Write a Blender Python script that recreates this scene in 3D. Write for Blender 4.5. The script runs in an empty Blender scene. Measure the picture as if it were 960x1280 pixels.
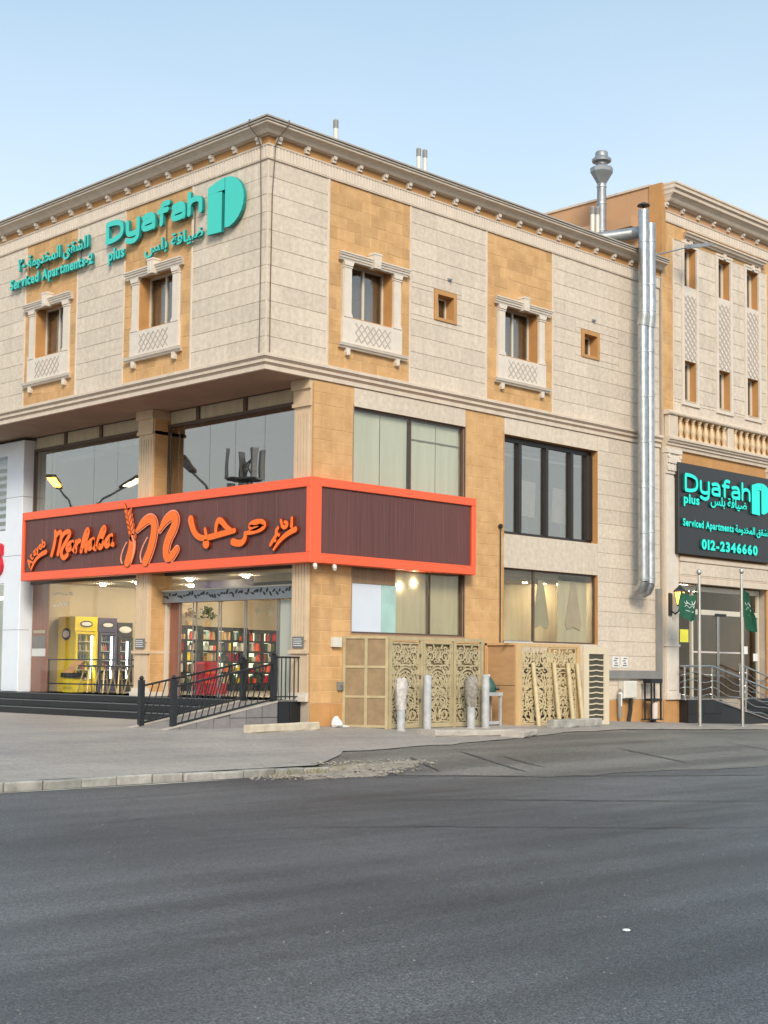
import bpy, bmesh, math, random
import numpy as np
from mathutils import Vector, Matrix
random.seed(7)
S = bpy.context.scene
COL = S.collection
R = math.radians

# ---------------------------------------------------------------- camera
cam = bpy.data.cameras.new('camera'); camo = bpy.data.objects.new('camera', cam); COL.objects.link(camo)
_yaw, _pit, _rol = .784989, .073591, .010319
_f = Vector((math.sin(_yaw)*math.cos(_pit), math.cos(_yaw)*math.cos(_pit), math.sin(_pit)))
_r = Vector((math.cos(_yaw), -math.sin(_yaw), 0)); _u = _r.cross(_f)
_r2 = math.cos(_rol)*_r + math.sin(_rol)*_u; _u2 = -math.sin(_rol)*_r + math.cos(_rol)*_u
mw = Matrix((_r2, _u2, -_f)).transposed().to_4x4(); mw.translation = (-18.72, -22.179, 1.184)
camo.matrix_world = mw
cam.sensor_fit = 'HORIZONTAL'; cam.sensor_width = 36; cam.lens = 1819.3/960*36
cam.shift_y = 62.02/960; cam.clip_start = .1; cam.clip_end = 3000
S.camera = camo

# ---------------------------------------------------------------- sky and sun
SUN_EL, SUN_AZ = R(32), math.atan2(-.62, -.78)      # azimuth measured from +Y towards +X
W = bpy.data.worlds.new('World'); S.world = W; W.use_nodes = True
wn, wl = W.node_tree.nodes, W.node_tree.links
bg = wn['Background']; sky = wn.new('ShaderNodeTexSky'); sky.sky_type = 'NISHITA'; sky.sun_disc = False
sky.sun_elevation = SUN_EL; sky.sun_rotation = SUN_AZ; sky.altitude = 0; sky.air_density = 1.0; sky.dust_density = 1.6; sky.ozone_density = 1.6
# thin high veil of cloud over the Nishita sky
tc = wn.new('ShaderNodeTexCoord'); nz = wn.new('ShaderNodeTexNoise'); nz.inputs['Scale'].default_value = 2.2; nz.inputs['Detail'].default_value = 5
mp = wn.new('ShaderNodeMapping'); mp.inputs['Scale'].default_value = (1, 1, 3.2)
wl.new(tc.outputs['Generated'], mp.inputs['Vector']); wl.new(mp.outputs[0], nz.inputs['Vector'])
rp = wn.new('ShaderNodeValToRGB'); rp.color_ramp.elements[0].position = .3; rp.color_ramp.elements[1].position = .8
rp.color_ramp.elements[0].color = (.5, .5, .5, 1); rp.color_ramp.elements[1].color = (.72, .72, .72, 1)
wl.new(nz.outputs['Fac'], rp.inputs['Fac'])
sx = wn.new('ShaderNodeSeparateXYZ'); wl.new(tc.outputs['Generated'], sx.inputs[0])
vr = wn.new('ShaderNodeValToRGB'); vr.color_ramp.elements[0].position = .17; vr.color_ramp.elements[1].position = .5
vr.color_ramp.elements[0].color = (.565, .575, .555, 1); vr.color_ramp.elements[1].color = (.245, .36, .405, 1)
wl.new(sx.outputs['Z'], vr.inputs['Fac'])
vs = wn.new('ShaderNodeVectorMath'); vs.operation = 'SCALE'; vs.inputs['Scale'].default_value = 9.0; wl.new(vr.outputs['Color'], vs.inputs[0])
mx = wn.new('ShaderNodeMixRGB'); wl.new(vs.outputs[0], mx.inputs['Color2'])
wl.new(rp.outputs['Color'], mx.inputs['Fac']); wl.new(sky.outputs['Color'], mx.inputs['Color1'])
wl.new(mx.outputs['Color'], bg.inputs['Color']); bg.inputs['Strength'].default_value = .1
sl = bpy.data.lights.new('sun', 'SUN'); sl.energy = 1.5; sl.angle = R(18); sl.color = (1, .9, .76)
so = bpy.data.objects.new('sun', sl); COL.objects.link(so)
so.rotation_euler = Vector((-math.sin(SUN_AZ)*math.cos(SUN_EL), -math.cos(SUN_AZ)*math.cos(SUN_EL), -math.sin(SUN_EL))).to_track_quat('-Z', 'Y').to_euler()
S.view_settings.view_transform = 'Standard'; S.view_settings.look = 'None'; S.view_settings.exposure = 1.2; S.view_settings.gamma = 1
S.cycles.max_bounces = 8; S.cycles.transparent_max_bounces = 16; S.cycles.caustics_reflective = False; S.cycles.caustics_refractive = False
S.cycles.sample_clamp_indirect = 4

# ---------------------------------------------------------------- materials
def newmat(name):
    m = bpy.data.materials.new(name); m.use_nodes = True
    return m, m.node_tree.nodes, m.node_tree.links, m.node_tree.nodes['Principled BSDF']
def rgb(c, k=1): return (c[0]*k, c[1]*k, c[2]*k, 1)
def mat(name, col, rough=.7, metal=0, var=.12, scale=3, rnd=0, bump=0, bscale=40, stretch=(1, 1, 1), col2=None, spec=.5, streak=0, emit=0):
    m, n, l, b = newmat(name)
    b.inputs['Roughness'].default_value = rough; b.inputs['Metallic'].default_value = metal
    b.inputs['Specular IOR Level'].default_value = spec
    tc = n.new('ShaderNodeTexCoord'); mp = n.new('ShaderNodeMapping'); mp.inputs['Scale'].default_value = stretch
    geo = n.new('ShaderNodeNewGeometry'); l.new(geo.outputs['Position'], mp.inputs['Vector'])
    nz = n.new('ShaderNodeTexNoise'); nz.inputs['Scale'].default_value = scale; nz.inputs['Detail'].default_value = 6; nz.inputs['Roughness'].default_value = .62
    l.new(mp.outputs[0], nz.inputs['Vector'])
    rp = n.new('ShaderNodeValToRGB'); e = rp.color_ramp.elements
    e[0].position = .32; e[1].position = .7
    e[0].color = rgb(col, 1-var); e[1].color = rgb(col2, 1) if col2 else rgb(col, 1+var)
    l.new(nz.outputs['Fac'], rp.inputs['Fac']); out = rp.outputs['Color']
    def mult(fac_sock, lo, hi, prev):
        mr = n.new('ShaderNodeMapRange'); mr.inputs['To Min'].default_value = lo; mr.inputs['To Max'].default_value = hi
        l.new(fac_sock, mr.inputs['Value'])
        mm = n.new('ShaderNodeVectorMath'); mm.operation = 'SCALE'; l.new(prev, mm.inputs[0]); l.new(mr.outputs[0], mm.inputs['Scale'])
        return mm.outputs[0]
    if rnd:
        oi = n.new('ShaderNodeObjectInfo'); out = mult(oi.outputs['Random'], 1-rnd, 1+rnd, out)
    if streak:
        m2 = n.new('ShaderNodeMapping'); m2.inputs['Scale'].default_value = (2.2, 2.2, .16); l.new(geo.outputs['Position'], m2.inputs['Vector'])
        n2 = n.new('ShaderNodeTexNoise'); n2.inputs['Scale'].default_value = 2.3; n2.inputs['Detail'].default_value = 7; l.new(m2.outputs[0], n2.inputs['Vector'])
        out = mult(n2.outputs['Fac'], 1-streak, 1+streak, out)
    l.new(out, b.inputs['Base Color'])
    if emit:
        l.new(out, b.inputs['Emission Color']); b.inputs['Emission Strength'].default_value = emit
    if bump:
        n3 = n.new('ShaderNodeTexNoise'); n3.inputs['Scale'].default_value = bscale; n3.inputs['Detail'].default_value = 5
        l.new(mp.outputs[0], n3.inputs['Vector'])
        bp = n.new('ShaderNodeBump'); bp.inputs['Strength'].default_value = bump; bp.inputs['Distance'].default_value = .02
        l.new(n3.outputs['Fac'], bp.inputs['Height']); l.new(bp.outputs[0], b.inputs['Normal'])
    return m
def emat(name, col, strength):
    m, n, l, b = newmat(name)
    b.inputs['Base Color'].default_value = rgb(col); b.inputs['Emission Color'].default_value = rgb(col); b.inputs['Emission Strength'].default_value = strength
    return m
def glassmat(name, tint, f0=.1, rough=.0):
    m, n, l, b = newmat(name); n.remove(b); out = n['Material Output']
    tr = n.new('ShaderNodeBsdfTransparent'); tr.inputs['Color'].default_value = rgb(tint)
    gl = n.new('ShaderNodeBsdfGlossy'); gl.inputs['Roughness'].default_value = rough; gl.inputs['Color'].default_value = (1, .96, .9, 1)
    lw = n.new('ShaderNodeLayerWeight'); lw.inputs['Blend'].default_value = .5
    pw = n.new('ShaderNodeMath'); pw.operation = 'POWER'; pw.inputs[1].default_value = 4.5; l.new(lw.outputs['Facing'], pw.inputs[0])
    mr = n.new('ShaderNodeMapRange'); mr.inputs['To Min'].default_value = f0; l.new(pw.outputs[0], mr.inputs['Value'])
    ms = n.new('ShaderNodeMixShader'); l.new(mr.outputs[0], ms.inputs['Fac']); l.new(tr.outputs[0], ms.inputs[1]); l.new(gl.outputs[0], ms.inputs[2])
    # slightly wavy float glass
    nz = n.new('ShaderNodeTexNoise'); nz.inputs['Scale'].default_value = .9; ge = n.new('ShaderNodeNewGeometry'); l.new(ge.outputs['Position'], nz.inputs['Vector'])
    bp = n.new('ShaderNodeBump'); bp.inputs['Strength'].default_value = .018; bp.inputs['Distance'].default_value = .05; l.new(nz.outputs['Fac'], bp.inputs['Height']); l.new(bp.outputs[0], gl.inputs['Normal'])
    l.new(ms.outputs[0], out.inputs['Surface'])
    return m
M = {}
M['cream'] = mat('cream_travertine', (.605, .505, .40), .55, var=.13, scale=9, rnd=.065, bump=.1, bscale=60, streak=.13, col2=(.67, .58, .475))
M['joint'] = mat('joint_mortar', (.43, .36, .28), .9)
M['ojoint'] = mat('sandstone_mortar', (.66, .43, .21), .9, var=.1, scale=2)
M['sand'] = mat('orange_sandstone', (.53, .305, .125), .75, var=.13, scale=2.6, rnd=.09, bump=.2, bscale=35, streak=.13, col2=(.61, .375, .175))
M['sandplain'] = mat('orange_sandstone_plain', (.47, .245, .09), .75, var=.12, scale=1.8, bump=.12, streak=.08)
M['trim'] = mat('pale_stone_trim', (.60, .50, .40), .6, var=.08, scale=4, bump=.08, streak=.1)
M['white_trim'] = mat('white_cast_stone', (.64, .57, .49), .6, var=.06, scale=5, bump=.08, streak=.09)
M['groove'] = mat('dark_groove', (.3, .2, .14), .9)
M['plaster'] = mat('brown_plaster', (.36, .265, .185), .85, var=.1, scale=1.2, streak=.05)
M['annexplaster'] = mat('tan_plaster', (.5, .29, .16), .9, var=.07, scale=.7, streak=.06)
M['alum'] = mat('cream_aluminium', (.6, .55, .46), .4, var=.03)
M['lattice_line'] = mat('lattice_groove', (.42, .37, .33), .8, var=.05)
M['glass'] = glassmat('clear_glass', (.965, .97, .965), .022)
M['glassup'] = glassmat('grey_tinted_glass', (.7, .7, .68), .25)
M['glassdark'] = glassmat('dark_tinted_glass', (.72, .71, .69), .15)
M['glassblue'] = glassmat('sky_mirroring_glass', (.7, .72, .74), .24)
M['glassfilm'] = glassmat('filmed_glass', (.94, .95, .92), .045, .02)
M['darkframe'] = mat('dark_bronze_frame', (.022, .019, .017), .4, var=.1)
M['brownframe'] = mat('brown_frame', (.1, .065, .045), .5)
M['orange'] = mat('orange_panel', (.84, .115, .04), .38, var=.03, scale=.6)
M['letter'] = mat('orange_letter', (.93, .15, .005), .35, var=.02)
M['rim'] = mat('peach_letter_rim', (.9, .32, .2), .4, var=.03)
M['rimshade'] = mat('letter_shade_red', (.16, .02, .008), .4, var=.03)  # dark red: shade round and beside the orange letters, put into the colour
M['teal'] = mat('teal_letter', (.05, .56, .48), .4, var=.03)
M['board'] = mat('plum_brown_cladding', (.118, .042, .036), .5, var=.32, scale=5, stretch=(9, 9, .12), rnd=.07, bump=.2, bscale=14)
M['blackboard'] = mat('charcoal_sign_panel', (.016, .018, .021), .35, var=.1)
M['lit'] = emat('lit_cyan_letter', (.01, .62, .5), .66); M['lit'].node_tree.nodes['Principled BSDF'].inputs['Base Color'].default_value = (.01, .06, .05, 1)
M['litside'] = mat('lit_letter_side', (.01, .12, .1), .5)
M['tealside'] = mat('teal_letter_shade', (.012, .2, .19), .5)  # darker copy of the teal: shade on the letter sides painted in
M['steel'] = mat('galvanised_steel', (.43, .45, .46), .36, .9, var=.22, scale=5, bump=.06, bscale=8, streak=.2)
M['steeldull'] = mat('dull_galvanised', (.3, .315, .33), .5, .6, var=.12, scale=5)
M['stainless'] = mat('stainless_steel', (.55, .54, .52), .25, 1, var=.04)
M['black'] = mat('black_paint', (.014, .015, .017), .45, var=.15)
M['granite'] = mat('black_granite', (.01, .011, .013), .3, var=.3, scale=30, rnd=.25)
M['nosing'] = mat('grey_nosing', (.12, .125, .13), .4)
M['greytile'] = mat('grey_stone_tile', (.2, .185, .185), .6, var=.12, scale=9, rnd=.1)
M['rampfloor'] = mat('ramp_floor', (.26, .235, .22), .7, var=.1, scale=4)
M['whiteclad'] = mat('white_composite_panel', (.72, .765, .83), .35, var=.03)
M['redwood'] = mat('red_brown_panel', (.25, .1, .065), .5, var=.15, scale=3, stretch=(4, 4, .4))
M['woodpanel'] = mat('tan_wood_panel', (.31, .2, .11), .5, var=.16, scale=3, stretch=(5, 5, .3))
M['lobby'] = mat('dark_lobby_panel', (.11, .07, .042), .4, var=.2, scale=2, stretch=(3, 3, .3))
M['lobbylamp'] = emat('lobby_lamp', (1, .85, .6), 14)
M['pvc'] = mat('white_pvc', (.62, .6, .54), .5, var=.05)
M['cable'] = mat('dark_cable', (.11, .08, .065), .6)
M['khaki'] = mat('khaki_painted_metal', (.41, .335, .195), .5, var=.12, scale=6, streak=.12)
M['filig2'] = mat('khaki_filigree', (.44, .37, .23), .5, var=.16, scale=9, streak=.12)
M['peach'] = mat('peach_pilaster_stone', (.60, .455, .305), .6, var=.08, scale=3, bump=.1, streak=.12)
M['filig'] = mat('cut_metal_filigree', (.53, .43, .255), .5, var=.12, scale=8)
M['filiback'] = mat('shade_net', (.27, .2, .105), .9, var=.3, scale=7)
M['meshp'] = mat('tan_mesh_sheet', (.27, .19, .105), .8, var=.16, scale=5, bump=.3, bscale=140)
M['plywood'] = mat('tan_plywood', (.44, .27, .135), .65, var=.12, scale=2, stretch=(1, 1, 5), streak=.08)
M['pine'] = mat('pale_timber', (.56, .37, .18), .6, var=.1, scale=5, stretch=(3, 3, .5))
M['creampaint'] = mat('cream_painted_timber', (.62, .53, .38), .5, var=.05)
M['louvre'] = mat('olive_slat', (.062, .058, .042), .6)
M['beam'] = mat('weathered_beam', (.52, .45, .34), .8, var=.16, scale=5, bump=.4, bscale=20)
M['concrete'] = mat('old_concrete', (.42, .38, .33), .85, var=.16, scale=4, bump=.5, bscale=14)
M['kerb'] = mat('kerb_concrete', (.31, .295, .265), .85, var=.32, scale=4, rnd=.14, bump=.5, bscale=18)
M['bollard'] = mat('white_grey_paint', (.39, .395, .40), .6, var=.2, scale=6, streak=.1)
M['plastic'] = mat('dusty_plastic_wrap', (.5, .47, .44), .45, var=.25, scale=14, bump=.6, bscale=30)
M['netwrap'] = mat('grey_net_wrap', (.27, .245, .215), .8, var=.35, scale=16, bump=.6, bscale=50)
M['greenpaint'] = mat('dark_green_plastic', (.03, .09, .07), .45)
M['conduit'] = mat('grey_conduit', (.21, .205, .195), .55, var=.1)
M['boxwhite'] = mat('offwhite_plastic', (.62, .6, .53), .5, var=.06)
M['bucket'] = mat('pinkish_white_plastic', (.6, .53, .49), .5, var=.06)
M['flag'] = mat('green_cloth', (.006, .075, .04), .8, var=.12, scale=6)
M['flagwhite'] = mat('white_print', (.7, .75, .72), .8)
M['lampglow'] = emat('lantern_glow', (1, .55, .1), 1.6)
M['amber'] = emat('amber_lamp', (1, .5, .05), 14)
M['palelamp'] = emat('pale_lamp', (1, .88, .55), 3.5)
M['warmlight'] = emat('warm_ceiling_light', (1, .86, .62), 140)
M['whitelight'] = emat('white_tube', (.95, 1, .98), 2.6)
M['shelfglow'] = emat('glowing_shelf_back', (.8, .84, .58), .75)  # panel glows by itself, standing in for light from the shelf lamps
M['interior'] = mat('beige_interior_wall', (.44, .37, .27), .85, var=.05, scale=1)
M['curtain'] = mat('pale_fabric', (.56, .565, .49), .8, var=.08, scale=2, stretch=(3, 3, .2))
M['film'] = mat('beige_blind', (.5, .43, .3), .7, var=.12, scale=2.4, stretch=(2.5, 2.5, .3))
M['greydrape'] = mat('grey_drape', (.34, .31, .29), .85, var=.08, scale=2)
M['olivedrape'] = mat('olive_drape', (.33, .28, .18), .8, var=.1)
M['pinkdrape'] = mat('brown_drape', (.42, .32, .23), .8, var=.1, scale=2)
M['whiteboard'] = mat('pale_blue_board', (.6, .66, .74), .5, var=.02)
M['tealboard'] = mat('pale_teal_board', (.36, .55, .52), .5, var=.1)
M['yellow'] = mat('yellow_fridge', (.78, .6, .02), .4, var=.04)
M['purple'] = mat('dark_purple_fridge', (.05, .04, .1), .4, var=.1)
M['gold'] = mat('gold_leg', (.55, .42, .2), .4, .4)
M['red'] = mat('red_plastic', (.55, .015, .03), .45)
M['leaf'] = mat('leaf_green', (.06, .11, .03), .7, var=.4, scale=20)
M['dirt'] = mat('sandy_dirt', (.27, .235, .19), .95, var=.3, scale=6, bump=.8, bscale=20)
M['flat_white'] = mat('white_paper', (.7, .7, .68), .7, var=.03)
M['greyplaque'] = mat('grey_plaque', (.16, .155, .15), .5)
M['roofgrey'] = mat('roof_screed', (.36, .33, .29), .9)

def roadmat(name, c0, c1, sc):
    m, n, l, b = newmat(name)
    ge = n.new('ShaderNodeNewGeometry')
    def noise(scale, det, st=(1, 1, 1), rot=0, ro=.6):
        mp = n.new('ShaderNodeMapping'); mp.inputs['Scale'].default_value = st; mp.inputs['Rotation'].default_value = (0, 0, rot)
        l.new(ge.outputs['Position'], mp.inputs['Vector'])
        z = n.new('ShaderNodeTexNoise'); z.inputs['Scale'].default_value = scale; z.inputs['Detail'].default_value = det; z.inputs['Roughness'].default_value = ro
        l.new(mp.outputs[0], z.inputs['Vector']); return z.outputs['Fac']
    big = noise(.16, 5, (1, .45, 1), R(40)); streak = noise(.7, 7, (.16, 1.6, 1), R(-38)); fine = noise(sc, 3, ro=.8); grit = noise(sc*3.2, 2)
    def ramp(fac, a, bb, p0, p1):
        r = n.new('ShaderNodeValToRGB'); r.color_ramp.elements[0].position = p0; r.color_ramp.elements[1].position = p1
        r.color_ramp.elements[0].color = a; r.color_ramp.elements[1].color = bb; l.new(fac, r.inputs['Fac']); return r.outputs['Color']
    base = ramp(big, rgb(c0), rgb(c1), .36, .64)
    def mul(a, bsock):
        x = n.new('ShaderNodeMixRGB'); x.blend_type = 'MULTIPLY'; x.inputs['Fac'].default_value = 1; l.new(a, x.inputs['Color1']); l.new(bsock, x.inputs['Color2']); return x.outputs['Color']
    o = mul(base, ramp(streak, (.68, .68, .69, 1), (1.24, 1.23, 1.21, 1), .39, .61))
    o = mul(o, ramp(fine, (.62, .62, .62, 1), (1.36, 1.36, 1.36, 1), .3, .7))
    o = mul(o, ramp(grit, (.34, .34, .34, 1), (1.62, 1.6, 1.57, 1), .37, .65))
    vo = n.new('ShaderNodeTexVoronoi'); vo.feature = 'DISTANCE_TO_EDGE'; vo.inputs['Scale'].default_value = .22
    wp = n.new('ShaderNodeTexNoise'); wp.inputs['Scale'].default_value = .9; wp.inputs['Detail'].default_value = 6; l.new(ge.outputs['Position'], wp.inputs['Vector'])
    ad = n.new('ShaderNodeVectorMath'); ad.operation = 'MULTIPLY_ADD'; ad.inputs[1].default_value = (2.4, 2.4, 0); l.new(wp.outputs['Color'], ad.inputs[0]); l.new(ge.outputs['Position'], ad.inputs[2]); l.new(ad.outputs[0], vo.inputs['Vector'])
    o = mul(o, ramp(vo.outputs['Distance'], (.84, .84, .84, 1), (1, 1, 1, 1), .003, .012))
    spots = noise(1.7, 3); o = mul(o, ramp(spots, (.72, .72, .73, 1), (1, 1, 1, 1), .26, .36))
    l.new(o, b.inputs['Base Color']); b.inputs['Roughness'].default_value = .52; b.inputs['Specular IOR Level'].default_value = .5
    bp = n.new('ShaderNodeBump'); bp.inputs['Strength'].default_value = .8; bp.inputs['Distance'].default_value = .014
    l.new(grit, bp.inputs['Height']); l.new(bp.outputs[0], b.inputs['Normal'])
    return m
M['road'] = roadmat('asphalt', (.059, .066, .077), (.118, .125, .136), 24)
M['drive'] = roadmat('worn_asphalt', (.118, .118, .116), (.168, .166, .16), 18)
def pavemat():
    m, n, l, b = newmat('dusty_paving')
    ge = n.new('ShaderNodeNewGeometry')
    br = n.new('ShaderNodeTexBrick'); br.inputs['Scale'].default_value = 1; br.inputs['Brick Width'].default_value = .4; br.inputs['Row Height'].default_value = .4
    br.offset = 0; br.inputs['Mortar Size'].default_value = .008
    br.inputs['Color1'].default_value = (.33, .305, .28, 1); br.inputs['Color2'].default_value = (.305, .285, .265, 1); br.inputs['Mortar'].default_value = (.26, .24, .22, 1)
    l.new(ge.outputs['Position'], br.inputs['Vector'])
    mp = n.new('ShaderNodeMapping'); mp.inputs['Scale'].default_value = (.25, 1, 1); mp.inputs['Rotation'].default_value = (0, 0, R(28)); l.new(ge.outputs['Position'], mp.inputs['Vector'])
    z = n.new('ShaderNodeTexNoise'); z.inputs['Scale'].default_value = .8; z.inputs['Detail'].default_value = 7; z.inputs['Roughness'].default_value = .65; l.new(mp.outputs[0], z.inputs['Vector'])
    r = n.new('ShaderNodeValToRGB'); r.color_ramp.elements[0].position = .34; r.color_ramp.elements[1].position = .68
    r.color_ramp.elements[0].color = (.8, .8, .82, 1); r.color_ramp.elements[1].color = (1.2, 1.19, 1.17, 1); l.new(z.outputs['Fac'], r.inputs['Fac'])
    x = n.new('ShaderNodeMixRGB'); x.blend_type = 'MULTIPLY'; x.inputs['Fac'].default_value = 1; l.new(br.outputs['Color'], x.inputs['Color1']); l.new(r.outputs['Color'], x.inputs['Color2'])
    z2 = n.new('ShaderNodeTexNoise'); z2.inputs['Scale'].default_value = 16; z2.inputs['Detail'].default_value = 4; l.new(ge.outputs['Position'], z2.inputs['Vector'])
    r2 = n.new('ShaderNodeValToRGB'); r2.color_ramp.elements[0].position = .3; r2.color_ramp.elements[1].position = .75
    r2.color_ramp.elements[0].color = (.8, .8, .8, 1); r2.color_ramp.elements[1].color = (1.18, 1.18, 1.18, 1); l.new(z2.outputs['Fac'], r2.inputs['Fac'])
    y = n.new('ShaderNodeMixRGB'); y.blend_type = 'MULTIPLY'; y.inputs['Fac'].default_value = 1; l.new(x.outputs[0], y.inputs['Color1']); l.new(r2.outputs[0], y.inputs['Color2'])
    l.new(y.outputs[0], b.inputs['Base Color']); b.inputs['Roughness'].default_value = .6
    return m
M['pave'] = pavemat()

# ---------------------------------------------------------------- builders
def link(o, parent=None):
    COL.objects.link(o)
    if parent is not None: o.parent = parent
    return o
class MB:
    def __init__(s): s.v = []; s.f = []
    def add(s, vs, fs):
        k = len(s.v); s.v += [tuple(p) for p in vs]; s.f += [tuple(i+k for i in f) for f in fs]; return s
    def box(s, x0, x1, y0, y1, z0, z1):
        return s.add([(x0, y0, z0), (x1, y0, z0), (x1, y1, z0), (x0, y1, z0), (x0, y0, z1), (x1, y0, z1), (x1, y1, z1), (x0, y1, z1)],
                     [(0, 3, 2, 1), (4, 5, 6, 7), (0, 1, 5, 4), (1, 2, 6, 5), (2, 3, 7, 6), (3, 0, 4, 7)])
    def panel(s, x0, x1, z0, z1, yf, yb, c=.006):
        # slab in the facade plane, front face at y=yf (towards -y) with a small arris
        v = [(x0+c, yf, z0+c), (x1-c, yf, z0+c), (x1-c, yf, z1-c), (x0+c, yf, z1-c),
             (x0, yf+c, z0), (x1, yf+c, z0), (x1, yf+c, z1), (x0, yf+c, z1), (x0, yb, z0), (x1, yb, z0), (x1, yb, z1), (x0, yb, z1)]
        f = [(0, 1, 2, 3), (4, 5, 1, 0), (5, 6, 2, 1), (6, 7, 3, 2), (7, 4, 0, 3), (8, 9, 5, 4), (9, 10, 6, 5), (10, 11, 7, 6), (11, 8, 4, 7), (11, 10, 9, 8)]
        return s.add(v, f)
    def prism(s, pts, y0, y1):
        # polygon in x,z extruded from y0 to y1
        n = len(pts); v = [(x, y0, z) for x, z in pts]+[(x, y1, z) for x, z in pts]
        f = [tuple(range(n)), tuple(range(2*n-1, n-1, -1))]+[(i, i+n, (i+1) % n+n, (i+1) % n) for i in range(n)]
        return s.add(v, f)
    def sweep(s, prof, path, closed=True):
        # profile [(n,z)] swept along path: list of functions (n,z)->(x,y,z)
        m = len(prof); v = []
        for fn in path: v += [fn(a, b) for a, b in prof]
        f = []
        for i in range(len(path)-1):
            for j in range(m if closed else m-1):
                a, b = i*m+j, i*m+(j+1) % m
                f.append((a, b, b+m, a+m))
        if closed:
            f += [tuple(range(m-1, -1, -1)), tuple(range((len(path)-1)*m, len(path)*m))]
        return s.add(v, f)
    def tube(s, pts, r, seg=8, caps=True):
        pts = [Vector(p) for p in pts]; n = len(pts)
        rs = r if isinstance(r, (list, tuple)) else [r]*n
        t0 = (pts[1]-pts[0]).normalized(); up = Vector((0, 0, 1)) if abs(t0.z) < .9 else Vector((1, 0, 0))
        v = []
        for i, p in enumerate(pts):
            t = ((pts[min(i+1, n-1)]-p).normalized() + (p-pts[max(i-1, 0)]).normalized()).normalized()
            a = t.cross(up).normalized(); b = a.cross(t)
            k = 1
            if 0 < i < n-1:
                c = t.dot((pts[i+1]-p).normalized()); k = min(1/max(c, .3), 1.6)
            for j in range(seg):
                w = 2*math.pi*j/seg; v.append(p + (a*math.cos(w)+b*math.sin(w))*rs[i]*(1 if k == 1 else (1+k)/2))
        f = [(i*seg+j, i*seg+(j+1) % seg, (i+1)*seg+(j+1) % seg, (i+1)*seg+j) for i in range(n-1) for j in range(seg)]
        if caps: f += [tuple(range(seg-1, -1, -1)), tuple(range((n-1)*seg, n*seg))]
        return s.add(v, f)
    def lathe(s, prof, c=(0, 0), seg=14):
        v = []; m = len(prof)
        for r, z in prof:
            for j in range(seg):
                w = 2*math.pi*j/seg; v.append((c[0]+r*math.cos(w), c[1]+r*math.sin(w), z))
        f = [(i*seg+j, i*seg+(j+1) % seg, (i+1)*seg+(j+1) % seg, (i+1)*seg+j) for i in range(m-1) for j in range(seg)]
        f += [tuple(range(seg-1, -1, -1)), tuple(range((m-1)*seg, m*seg))]
        return s.add(v, f)
    def ribbon(s, pts, r, yf, yb, smooth=2, caps=True):
        # flat stroke in x,z with round ends, front at yf, back at yb
        n = len(pts); r = list(r) if isinstance(r, (list, tuple)) else [r]*n
        P = [(p[0], p[1], w) for p, w in zip(pts, r)]
        for _ in range(smooth):
            Q = [P[0]]
            for a, b in zip(P[:-1], P[1:]):
                Q.append(tuple(.75*i+.25*j for i, j in zip(a, b))); Q.append(tuple(.25*i+.75*j for i, j in zip(a, b)))
            Q.append(P[-1]); P = Q
        n = len(P); L = []; Rr = []
        for i in range(n):
            a, b = P[max(i-1, 0)], P[min(i+1, n-1)]
            tx, tz = b[0]-a[0], b[1]-a[1]; d = math.hypot(tx, tz) or 1; tx /= d; tz /= d
            L.append((P[i][0]-tz*P[i][2], P[i][1]+tx*P[i][2])); Rr.append((P[i][0]+tz*P[i][2], P[i][1]-tx*P[i][2]))
        v = []
        for q in (L, Rr): v += [(x, yf, z) for x, z in q]
        for q in (L, Rr): v += [(x, yb, z) for x, z in q]
        f = []
        for i in range(n-1):
            f += [(i, i+1, n+i+1, n+i), (2*n+i, 3*n+i, 3*n+i+1, 2*n+i+1), (i, 2*n+i, 2*n+i+1, i+1), (n+i, n+i+1, 3*n+i+1, 3*n+i)]
        if not caps:
            f += [(0, n, 3*n, 2*n), (n-1, 3*n-1, 4*n-1, 2*n-1)]
        s.add(v, f)
        if caps:
            for e, (pa, pb) in ((0, (P[1], P[0])), (1, (P[-2], P[-1]))):
                a0 = math.atan2(pb[1]-pa[1], pb[0]-pa[0]); K = 6
                arc = [(pb[0]+pb[2]*math.cos(a0-math.pi/2+math.pi*k/K), pb[1]+pb[2]*math.sin(a0-math.pi/2+math.pi*k/K)) for k in range(K+1)]
                s.prism(arc, yf, yb)
        return s
    def mesh(s, name, m, Mx=None, smooth=False, recalc=True, side=None):
        me = bpy.data.meshes.new(name); v = s.v
        if Mx is not None: v = [tuple(Mx @ Vector(p)) for p in v]
        me.from_pydata(v, [], s.f)
        if recalc:
            bm = bmesh.new(); bm.from_mesh(me); bmesh.ops.recalc_face_normals(bm, faces=bm.faces); bm.to_mesh(me); bm.free()
        if m is not None: me.materials.append(M[m] if isinstance(m, str) else m)
        if side:
            me.materials.append(M[side]); idx = []
            for f in s.f:
                a, b, c = (Vector(s.v[f[k]]) for k in (0, 1, 2)); n = (b-a).cross(c-a); idx.append(0 if abs(n.y) > .6*n.length else 1)
            me.polygons.foreach_set('material_index', idx)
        if smooth:
            me.shade_smooth()
            try: me.set_sharp_from_angle(angle=R(40))
            except Exception: pass
        return me
    def build(s, name, m, parent=None, Mx=None, smooth=False, kind=None, label=None, side=None):
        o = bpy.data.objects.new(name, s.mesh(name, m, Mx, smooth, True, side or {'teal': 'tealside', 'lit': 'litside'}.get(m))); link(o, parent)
        if kind: o['kind'] = kind
        if label: o['label'] = label
        return o
def thing(name, label, cat, loc=(0, 0, 0), rz=0, group=None):
    o = bpy.data.objects.new(name, None); o.empty_display_size = .3; COL.objects.link(o)
    o.location = loc; o.rotation_euler = (0, 0, rz); o['label'] = label; o['category'] = cat
    if group: o['group'] = group
    return o
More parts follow.
